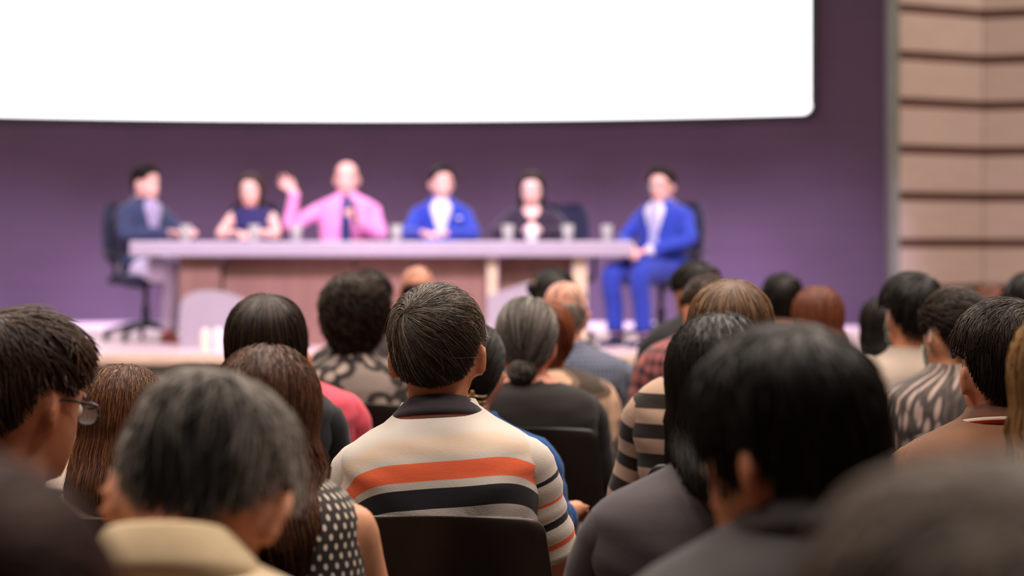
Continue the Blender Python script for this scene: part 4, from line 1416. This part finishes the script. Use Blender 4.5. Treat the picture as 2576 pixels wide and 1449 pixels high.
h = dict(style='bun', t=.009, top=.004, bun=(-.15, -.85, -.52), bun_r=(.040, .030, .036), bun_off=.016, len=.12, n=2000, K=8, r=.0010, lift=.001, mess=.06, swirl=0, seed=18, line='up', lump=.001)
def claw(p, B, M, tr, arm):
    m = plain('tortoise_clip', (116, 84, 34), .25, .5, var=.5, scale=60)
    e = empty('hair_clip'); e.parent = p
    for s in (-1, 1):
        for k in range(5):
            z = -.045 - .013 * k
            MB().tube([tr((.012 + s * .004, -.150, z)), tr((.012 + s * .022, -.148, z - .002)), tr((.012 + s * .034, -.122, z))], [.004, .0042, .003], 6, 8).build('tooth', m, e)
    MB().tube([tr((.012, -.152, -.036)), tr((.012, -.154, -.07)), tr((.012, -.148, -.108))], [.006, .007, .005], 8, 8).build('spine', m, e)
person('woman with black hair in a tortoiseshell claw clip, royal blue top', 5.74, 1180, topy(806, 5.74, h, .96), SK1, True, roll=3, hair=h, hmat=H_BLACK, top=T_BLUE, sleeves='elbow', sw=.95, lat=-.015, extra=claw,
       armsR={'el': (.19, -.03, .73), 'wr': (.252, .10, .742), 'fwd': (.02, .98, -.06), 'nrm': (0, .05, 1), 'curl': 30}, collar={'mat': T_BLUE, 'kind': 'crew'},
       chair=seat('black plastic armchair under the woman in royal blue'))

h = dict(style='bun', t=.011, top=.004, bun=(-.14, -.80, -.58), bun_r=(.040, .032, .034), bun_off=.012, len=.13, n=2600, K=8, r=.0011, lift=.001, mess=.06, swirl=0, seed=19, line='up', lump=.001)
person('woman with grey hair tied in a low bun, black scoop-neck top', 6.75, 1325, topy(746, 6.75, h, .98), (206, 140, 116), True, hs=.98, nl=-0.02, hair=h, hmat=H_GREY, top=T_BLACK, sleeves='elbow', neck=1.035, sw=.98,
       chair=seat('black plastic armchair under the woman with the grey bun'))

h = dict(style='short', t=.014, top=.010, len=.10, whorl=(0, -.3, .95), gw=.5, n=1600, K=7, r=.0013, lift=.002, mess=.12, seed=20, line='low')
person('woman with copper brown bobbed hair in a beige and brown patchwork blouse', 7.75, 1370, topy(752, 7.75, h, .98), (204, 134, 106), True, hs=.98, nl=-0.035, hair=h, hmat=H_COPPER, top=T_PATCH, sleeves='elbow', sw=1.06,
       armsR={'el': (.24, -.06, .70), 'wr': (.252, .14, .73), 'fwd': (.0, .98, -.1), 'nrm': (0, .05, 1), 'curl': 30}, neck=1.055, chair=seat('black plastic armchair under the woman in the patchwork blouse'))

h = dict(style='short', t=.007, top=.002, len=.03, n=900, r=.0014, bald=.12, seed=21, lift=.003)
person('balding man with short grey sides in a blue checked shirt', 8.75, 1420, topy(699, 8.75, h) + 2, (220, 166, 148), yaw=4, hair=h, hmat=H_WHITE, top=T_GING, sleeves='short', sw=1.12, collar={'mat': T_GING, 'h': .03},
       chair=seat('black plastic armchair under the balding man in blue check'))
h = dict(style='bun', t=.014, top=.008, bun=(-.6, -.6, .45), bun_r=(.026, .02, .024), bun_off=.016, len=.12, n=900, K=7, r=.0014, lift=.002, mess=.1, swirl=0, seed=22, line='up')
def tie(p, B, M, tr, arm):
    q = np.linspace(0, 2 * math.pi, 21)
    c = arr(-.062, -.078, .062)
    ring = [tr(c + arr(.022 * math.cos(t), -.012 * math.cos(t) * .5, .022 * math.sin(t))) for t in q]
    MB().tube(ring, [.009] * 21, 8, None, False, False).build('scrunchie', cloth('scrunchie_gold', (140, 116, 76)), p)
person('dark-haired woman with a gold scrunchie, before the pale table post', 9.9, 1392, topy(679, 9.9, h, .98), SK1, True, hs=1.04, yaw=-10, hair=h, hmat=H_BLACK, top=T_BLACK, sleeves='long', extra=tie,
       chair=seat('black plastic armchair under the woman with the gold scrunchie'))

h = dict(style='short', t=.010, top=.010, len=.05, n=1000, r=.0013, lift=.006, mess=.35, seed=23)
person('man with black hair in a black shirt leaning towards the aisle', 9.3, 1752, topy(652, 9.3, h) + 4, SK2, yaw=22, pitch=6, lean=4, nl=-0.04, hair=h, hmat=H_BLACK, top=T_BLACK2, sleeves='long', sw=1.12, body_rz=R(10),
       chair=seat('black plastic armchair under the man in the black shirt by the aisle'))
h = dict(style='short', t=.005, top=.004, len=.02, n=900, r=.0013, lift=.003, mess=.4, seed=24)
person('man with very short brown hair in a red plaid shirt', 7.7, 1780, topy(690, 7.7, h), SK2, yaw=14, pitch=4, nl=-0.06, hair=h, hmat=H_DKBROWN, top=T_PLAID, sleeves='short', sw=1.14, body_rz=R(6),
       armsL={'el': (.25, -.04, .69), 'wr': (.255, .14, .735), 'fwd': (.0, .98, -.1), 'nrm': (0, .05, 1), 'curl': 25}, chair=seat('black plastic armchair under the man in red plaid'))
h = dict(style='short', t=.015, top=.012, side=.006, back=.006, len=.12, whorl=(.05, -.25, .95), swirl=4, gw=.45, n=2600, K=8, r=.0011, lift=.003, mess=.15, seed=25, line='low')
person('woman with light brown bobbed hair and centre parting, dark and beige striped cardigan', 5.70, 1838, topy(704, 5.70, h, .98), SK1, True, hs=.98, nl=-0.06, hair=h, hmat=H_LTBROWN, top=T_STRIPE, sleeves='long', sw=1.14,
       body_rz=R(-4), chair=seat('black plastic armchair under the woman in the striped cardigan'))
h = dict(style='long', t=.011, top=.008, drop=.14, open=62, flare=[1, 1.0, .98, .92], n=3400, K=12, r=.0010, seed=26, round=.10, dmax=.08, wave=.003, fly=.003)
person('woman with long straight dark hair in a charcoal grey top', 3.80, 1812, topy(786, 3.80, h, .96), SK1, True, hair=h, hmat=H_BLACK, top=T_GREYTOP, sleeves='long', sw=1.04, body_rz=R(4), voxel=.0115,
       chair=seat('black plastic armchair under the woman in charcoal grey'))
h = dict(style='short', t=.008, top=.010, side=.003, back=.0, len=.05, whorl=(0, -.4, .9), line='low', n=3000, r=.0011, lift=.006, mess=.3, seed=27)
person('man with thick black hair turning his bowed head, dark grey collared jacket', 2.50, 1985, 1150, SK2, yaw=38, pitch=8, roll=-2, nl=-.045, lean=8, hair=h, hmat=H_BLACK, top=cloth('dark_grey_jacket', (58, 54, 56), .8), sleeves='long', voxel=.0105, sw=1.06,
       collar={'mat': cloth('dark_grey_jacket', (58, 54, 56), .8), 'h': .05}, ear=1.1, body_rz=R(6), chair=seat('black plastic armchair under the man with thick black hair'))

h = dict(style='short', t=.012, top=.010, len=.06, n=2500, r=.0016, lift=.006, mess=.3, seed=28, line='low')
person('person with ash grey-brown hair low in the corner below the brown polo', 1.22, 2470, 1850, SK2, hair=h, hmat=H_ASH2, top=T_MAUVE, sleeves='long', chair=seat('black plastic armchair under the ash-haired person'))
h = dict(style='short', t=.012, top=.010, len=.06, n=2500, r=.0016, lift=.006, mess=.3, seed=29, line='low')
person('person with maroon brown hair low in the corner below the spectacled man', 1.42, -95, 1760, SK2, hair=h, hmat=H_MAROON, top=T_DARK, sleeves='long', chair=seat('black plastic armchair under the maroon-haired person'))

h = dict(style='short', t=.010, top=.012, side=.004, back=.004, len=.055, whorl=(.3, -.5, .75), swirl=35, n=6000, r=.0008, K=6, lift=.006, mess=.3, seed=30, loose=100, over=.002, q=.75)
person('man with short black hair in a brown polo with white and red collar stripes', 4.66, 2523, topy(752, 4.66, h), SK2, yaw=10, roll=2, nl=-0.025, hair=h, hmat=H_BLACKBROWN, top=T_BROWN, sleeves='short', collar={'mat': T_BROWN_C, 'h': .046}, sw=1.06, voxel=.0095,
       wr=.003, chair=seat('black plastic armchair under the man in the brown polo'))
h = dict(style='long', t=.012, top=.008, drop=.17, open=60, flare=[1, 1.02, 1.0, .92], n=2600, K=12, r=.0011, seed=31, round=.1, dmax=.08, fly=.004)
person('woman with long honey brown hair at the end of the row', 3.55, 2690, 1000, SK1, True, hair=h, hmat=H_BLONDE, top=T_MAUVE, sleeves='long', lat=-.05, chair=seat('black plastic armchair under the woman with honey brown hair'))

def mask_extra(p, B, M, tr, arm):
    m = plain('mask_cloth', (150, 190, 186), .8)
    rows = []
    for z, wd in ((-.025, .050), (-.045, .066), (-.065, .066), (-.085, .058), (-.104, .040)):
        aa = np.linspace(-1.15, 1.15, 15)
        o_ = head_pt(np.full(15, z), aa) + np.stack([np.sin(aa), np.cos(aa), 0 * aa], 1) * .006
        o_[:, 1] += .024 * np.exp(-(aa / .35) ** 2)
        rows.append(np.concatenate([o_, o_[::-1] - np.stack([np.sin(aa[::-1]), np.cos(aa[::-1]), 0 * aa], 1) * .003]))
    P = np.array(rows)
    mk = MB().grid(tr(P.reshape(-1, 3)).reshape(P.shape)).build('face_mask', m, p)
    for s in (-1, 1):
        MB().tube([tr((s * .072, .035, -.03)), tr((s * .080, .0, .018)), tr((s * .088, -.028, -.005)), tr((s * .080, -.01, -.045)), tr((s * .068, .03, -.08))], [.0018] * 5, 6, 14).build('ear_loop', m, mk)
h = dict(style='short', t=.013, top=.013, side=.006, len=.06, n=1600, r=.0012, lift=.006, mess=.3, seed=32)
person('person with black hair, teal face mask and grey tee', 7.7, 2292, topy(684, 7.7, h), SK1, yaw=14, roll=3, hair=h, hmat=H_BLACK, top=T_GREY, sleeves='short', sw=1.02, extra=mask_extra, collar={'mat': T_GREY, 'kind': 'crew'},
       chair=seat('black plastic armchair under the masked person in the grey tee'))
h = dict(style='bun', t=.012, top=.008, bun=(.45, -.70, .55), bun_r=(.045, .034, .038), bun_off=.016, len=.10, n=2000, K=8, r=.0013, lift=.016, mess=.5, swirl=0, curl=.004, seed=33, line='up', lump=.006, lf=9)
person('woman with pinned-up dark hair, face mask and leaf-print blouse', 6.6, 2398, topy(726, 6.6, h, .97), SK1, True, yaw=16, pitch=4, roll=6, hs=.97, nl=-0.02, hair=h, hmat=H_BLACKBROWN, top=T_LEAF, sleeves='elbow', sw=1.06, extra=mask_extra, body_rz=R(6),
       chair=seat('black plastic armchair under the woman in the leaf-print blouse'))
h = dict(style='short', t=.010, top=.010, len=.05, n=700, r=.0014, lift=.006, mess=.35, seed=34)
person('dark-haired person sitting alone in the front rows before the purple wall', 10.6, 1968, topy(686, 10.6, h), SK3, hair=h, hmat=H_BLACK, top=T_DARK, sleeves='long', chair=seat('black plastic armchair under the lone dark-haired person up front'))
h = dict(style='long', t=.012, top=.008, drop=.22, open=60, flare=[1, 1.06, 1.12, 1.05], n=1200, K=10, r=.0015, seed=35)
person('woman with auburn hair falling to her shoulders in a pale pink top', 8.4, 2058, topy(718, 8.4, h, .98), SK1, True, hs=.98, hair=h, hmat=H_AUBURN, top=T_PALEPINK, sleeves='short', chair=seat('black plastic armchair under the woman with auburn hair'))
h = dict(style='long', t=.012, top=.006, drop=.12, open=60, n=800, K=9, r=.0015, seed=36)
person('person with straight black hair and a pale top beside the masked person', 9.2, 2222, topy(742, 9.2, h, .95), SK1, True, yaw=20, hs=.95, hair=h, hmat=H_BLACK, top=T_WHITE, sleeves='short', chair=seat('black plastic armchair under the black-haired person in the pale top'))
h = dict(style='short', t=.012, top=.010, len=.06, n=700, r=.0014, lift=.006, mess=.3, seed=37, line='low')
person('person with dark reddish hair far off before the timber wall', 10.8, 2490, topy(719, 10.8, h, .96), SK1, True, hair=h, hmat=H_AUBURN, top=T_MAUVE, sleeves='short', chair=seat('black plastic armchair under the person with dark reddish hair'))
h = dict(style='short', t=.014, top=.010, len=.06, n=800, r=.0014, lift=.006, mess=.3, seed=38, line='low')
person('person with black hair far off by the timber wall, in a pale top', 8.9, 2590, topy(684, 8.9, h), SK1, hair=h, hmat=H_BLACK, top=T_WHITE, sleeves='short', lat=-.04, chair=seat('black plastic armchair under the black-haired person by the timber wall'))

# ================================================================== the panel on the stage
def suit_front(shirt, tie_mat=None, pocket=None):
    def f(p, B, M, tr, arm):
        s = chest_patch(B, .76, 1.066, 2, 25, .017).build('shirt_front', shirt, p)
        collar_mesh(B, .040, drop=.025).build('collar', shirt, s, True, 'pat')
        if tie_mat: 
            t = chest_patch(B, .70, 1.055, 8, 5, .026).build('necktie', tie_mat, p)
            chest_patch(B, 1.035, 1.066, 6, 9, .034, 4).build('knot', tie_mat, t)
        if pocket:
            a = np.linspace(R(-42), R(-30), 5)
            rows = [np.concatenate([B.torso(np.full(5, z), a, .022), B.torso(np.full(5, z), a[::-1], .010)]) for z in (.905, .925)]
            MB().grid(np.array(rows)).build('pocket_square', pocket, p)
    return f
FACE = (240, 196, 188)
T_NAVY = cloth('navy_blazer', (52, 62, 96), .8)
T_SUIT = cloth('bright_blue_suit', (44, 66, 178), .75)
T_WSHIRT = cloth('white_shirt', (226, 222, 232), .8)
T_LAVSHIRT = cloth('lavender_shirt', (168, 158, 196), .8)
T_PINK = cloth('pink_shirt', (242, 152, 214), .75)
T_NAVYTIE = cloth('navy_tie', (50, 60, 120), .6)
T_LAVTIE = cloth('lavender_tie', (176, 176, 222), .6)
T_NAVYTOP = cloth('navy_top', (44, 42, 96), .8)
T_DKSUIT = cloth('dark_jacket', (52, 42, 62), .8)
PD = 17.56
tablearms = lambda x, y, z: {'el': (.27, .12, .80), 'wr': (x, y, z), 'fwd': (-.85, .5, -.05), 'nrm': (0, .15, 1), 'curl': 20}

h = dict(style='short', t=.009, top=.014, side=.004, len=.06, whorl=(0, -.4, .9), n=700, r=.0016, lift=.005, mess=.25, seed=41, comb=(0, -.3, -1))
person('man in a navy blazer and pale trousers sitting at the table end', 17.66, 368, 463, FACE, yaw=12, hair=h, hmat=H_BLACK, top=T_NAVY, sleeves='long', floor=STAGE_Z, body_rz=R(180 + 48), voxel=.0115,
       trousers=(216, 208, 236), shoes=(150, 84, 74), extra=suit_front(T_LAVSHIRT), armsL={'el': (.27, .10, .78), 'wr': (.10, .36, .80), 'fwd': (-.4, .9, .1), 'nrm': (0, -.1, 1), 'curl': 35},
       armsR={'el': (.27, .10, .78), 'wr': (.07, .34, .79), 'fwd': (-.4, .9, .1), 'nrm': (0, -.1, 1), 'curl': 35}, chair=off('dark blue office chair under the man in the navy blazer'), wr=.005)
h = dict(style='long', t=.010, top=.008, drop=.24, open=66, flare=[1, 1.0, .95, .9], n=900, K=11, r=.0016, seed=42)
person('woman with long dark hair in a sleeveless navy top, elbows on the table', PD, 632, 482, FACE, True, yaw=-10, hair=h, hmat=H_DKBROWN, top=T_NAVYTOP, sleeves='none', armhole=.14, floor=STAGE_Z, body_rz=R(180), voxel=.0115, hs=1.0, sw=.86, nl=-.015,
       neck=1.045, armsL={'el': (.20, .22, .78), 'wr': (.06, .42, .785), 'fwd': (-.7, .6, .0), 'nrm': (0, .1, 1), 'curl': 30}, armsR={'el': (.20, .22, .78), 'wr': (.06, .40, .785), 'fwd': (-.7, .6, .0), 'nrm': (0, .1, 1), 'curl': 30},
       chair=off('dark blue office chair under the sleeveless woman'))
def mic_extra(p, B, M, tr, arm):
    t = chest_patch(B, .70, 1.055, 9, 5, .022).build('necktie', T_NAVYTIE, p)
    chest_patch(B, 1.035, 1.066, 6, 9, .030, 4).build('knot', T_NAVYTIE, t)
person('bald man in a bright pink shirt and navy tie raising an open hand', PD, 872, 450, FACE, hair=None, hmat=H_BLACK, top=T_PINK, sleeves='long', floor=STAGE_Z, body_rz=R(180), voxel=.008, sw=1.08, dd=1.06, hs=1.02,
       collar={'mat': T_PINK, 'h': .036}, armsR={'el': (.40, .14, .84), 'wr': (.36, .20, 1.08), 'fwd': (.7, .1, .7), 'nrm': (.1, -1, .1), 'curl': 8, 'spread': 2.6},
       armsL={'el': (.25, .06, .77), 'wr': (.10, .25, .87), 'fwd': (-.5, .25, .75), 'nrm': (.75, .6, .2), 'curl': 50}, extra=mic_extra, chair=off('dark blue office chair under the man in the pink shirt'))
h = dict(style='short', t=.008, top=.008, len=.04, whorl=(0, -.4, .9), n=700, r=.0015, lift=.004, mess=.25, seed=44)
person('man in a bright blue suit with a white pocket square behind the table', PD, 1112, 462, FACE, yaw=14, hair=h, hmat=H_BLACK, top=T_SUIT, sleeves='long', floor=STAGE_Z, body_rz=R(180), voxel=.0115, sw=.96, extra=suit_front(T_WSHIRT, None, T_WSHIRT),
       armsL={'el': (.235, .16, .78), 'wr': (.05, .40, .785), 'fwd': (-.9, .4, .0), 'nrm': (0, .1, 1), 'curl': 20}, armsR={'el': (.235, .16, .78), 'wr': (.12, .42, .785), 'fwd': (-.6, .8, .0), 'nrm': (0, .1, 1), 'curl': 20},
       chair=off('dark blue office chair under the blue suit with pocket square'))
h = dict(style='long', t=.011, top=.008, drop=.20, open=74, flare=[1, 1.05, 1.05, 1.0], n=900, K=11, r=.0016, seed=45)
def vneck(p, B, M, tr, arm):
    chest_patch(B, .95, 1.07, 3, 30, .014).build('neckline', skin_mat((246, 210, 204)), p)
person('woman with long dark hair in a dark jacket, hands round a white mug', PD, 1337, 478, (246, 210, 204), True, yaw=-2, pitch=6, hair=h, hmat=H_BLACKBROWN, top=T_DKSUIT, sleeves='long', floor=STAGE_Z, body_rz=R(180), voxel=.0115, sw=.98, hs=1.02, neck=1.05,
       extra=vneck, armsL={'el': (.26, .20, .79), 'wr': (.055, .37, .80), 'fwd': (-.35, .9, .25), 'nrm': (.9, .3, .2), 'curl': 35}, armsR={'el': (.26, .20, .79), 'wr': (.055, .37, .80), 'fwd': (-.35, .9, .25), 'nrm': (.9, .3, .2), 'curl': 35},
       chair=off('dark blue office chair beside the woman with the white mug'), chair_rz=R(180 - 12), chair_dx=.17)
h = dict(style='short', t=.009, top=.014, side=.004, len=.06, whorl=(0, -.4, .9), n=700, r=.0016, lift=.005, mess=.25, seed=46, comb=(0, -.3, -1))
def p6(p, B, M, tr, arm):
    suit_front(T_WSHIRT, T_LAVTIE)(p, B, M, tr, arm); glasses(p, B, M, tr, arm)
person('man in a bright blue suit and spectacles sitting beyond the table end', 17.0, 1664, 468, FACE, yaw=12, hair=h, hmat=H_BLACK, top=T_SUIT, sleeves='long', floor=STAGE_Z, body_rz=R(180 - 36), voxel=.0115, sw=1.04, trousers=(40, 58, 160), shoes=(36, 40, 76),
       extra=p6, cuff=T_WSHIRT, armsL={'el': (.27, .06, .74), 'wr': (.07, .27, .66), 'fwd': (-.7, .7, -.15), 'nrm': (0, .2, 1), 'curl': 30}, armsR={'el': (.27, .06, .74), 'wr': (.07, .29, .675), 'fwd': (-.7, .7, -.15), 'nrm': (0, .2, 1), 'curl': 30},
       chair=off('dark blue office chair under the man beyond the table end'))

# handheld microphone in the left hand of the man in pink, mug before the long-haired woman
def mic():
    c = spot_at(893, 540, PD - .34)
    e = empty('microphone', c); tag(e, 'black handheld microphone held by the man in the pink shirt', 'microphone')
    e.rotation_euler = (R(24), R(-10), 0)
    MB().tube([(0, 0, -.09), (0, 0, .06), (0, 0, .075)], [.012, .016, .018], 14, None, True, False).build('handle', plain('mic_black', (40, 38, 60), .4), e)
    MB().ellipsoid((0, 0, .098), (.026, .026, .03)).build('grille', plain('mic_grille', (120, 118, 140), .35, .5, .8), e)
mic()
def mug():
    c = arr(spot_at(1338, 600, 17.14)[0], 17.14, TTOP)
    e = empty('mug', c); tag(e, 'white mug between the hands of the long-haired woman', 'mug')
    ph = np.linspace(0, 2 * math.pi, 24, endpoint=False)
    P = [[(r * math.cos(t), r * math.sin(t), z) for t in ph] for r, z in ((.034, 0), (.040, .006), (.043, .05), (.043, .105), (.039, .105), (.038, .01))]
    m = plain('mug_white', (240, 238, 244), .25)
    MB().grid(np.array(P)).build('cup', m, e)
    MB().tube([(0, -.040, .085), (0, -.066, .08), (0, -.070, .05), (0, -.04, .025)], [.006] * 4, 8, 14).build('handle', m, e)
mug()
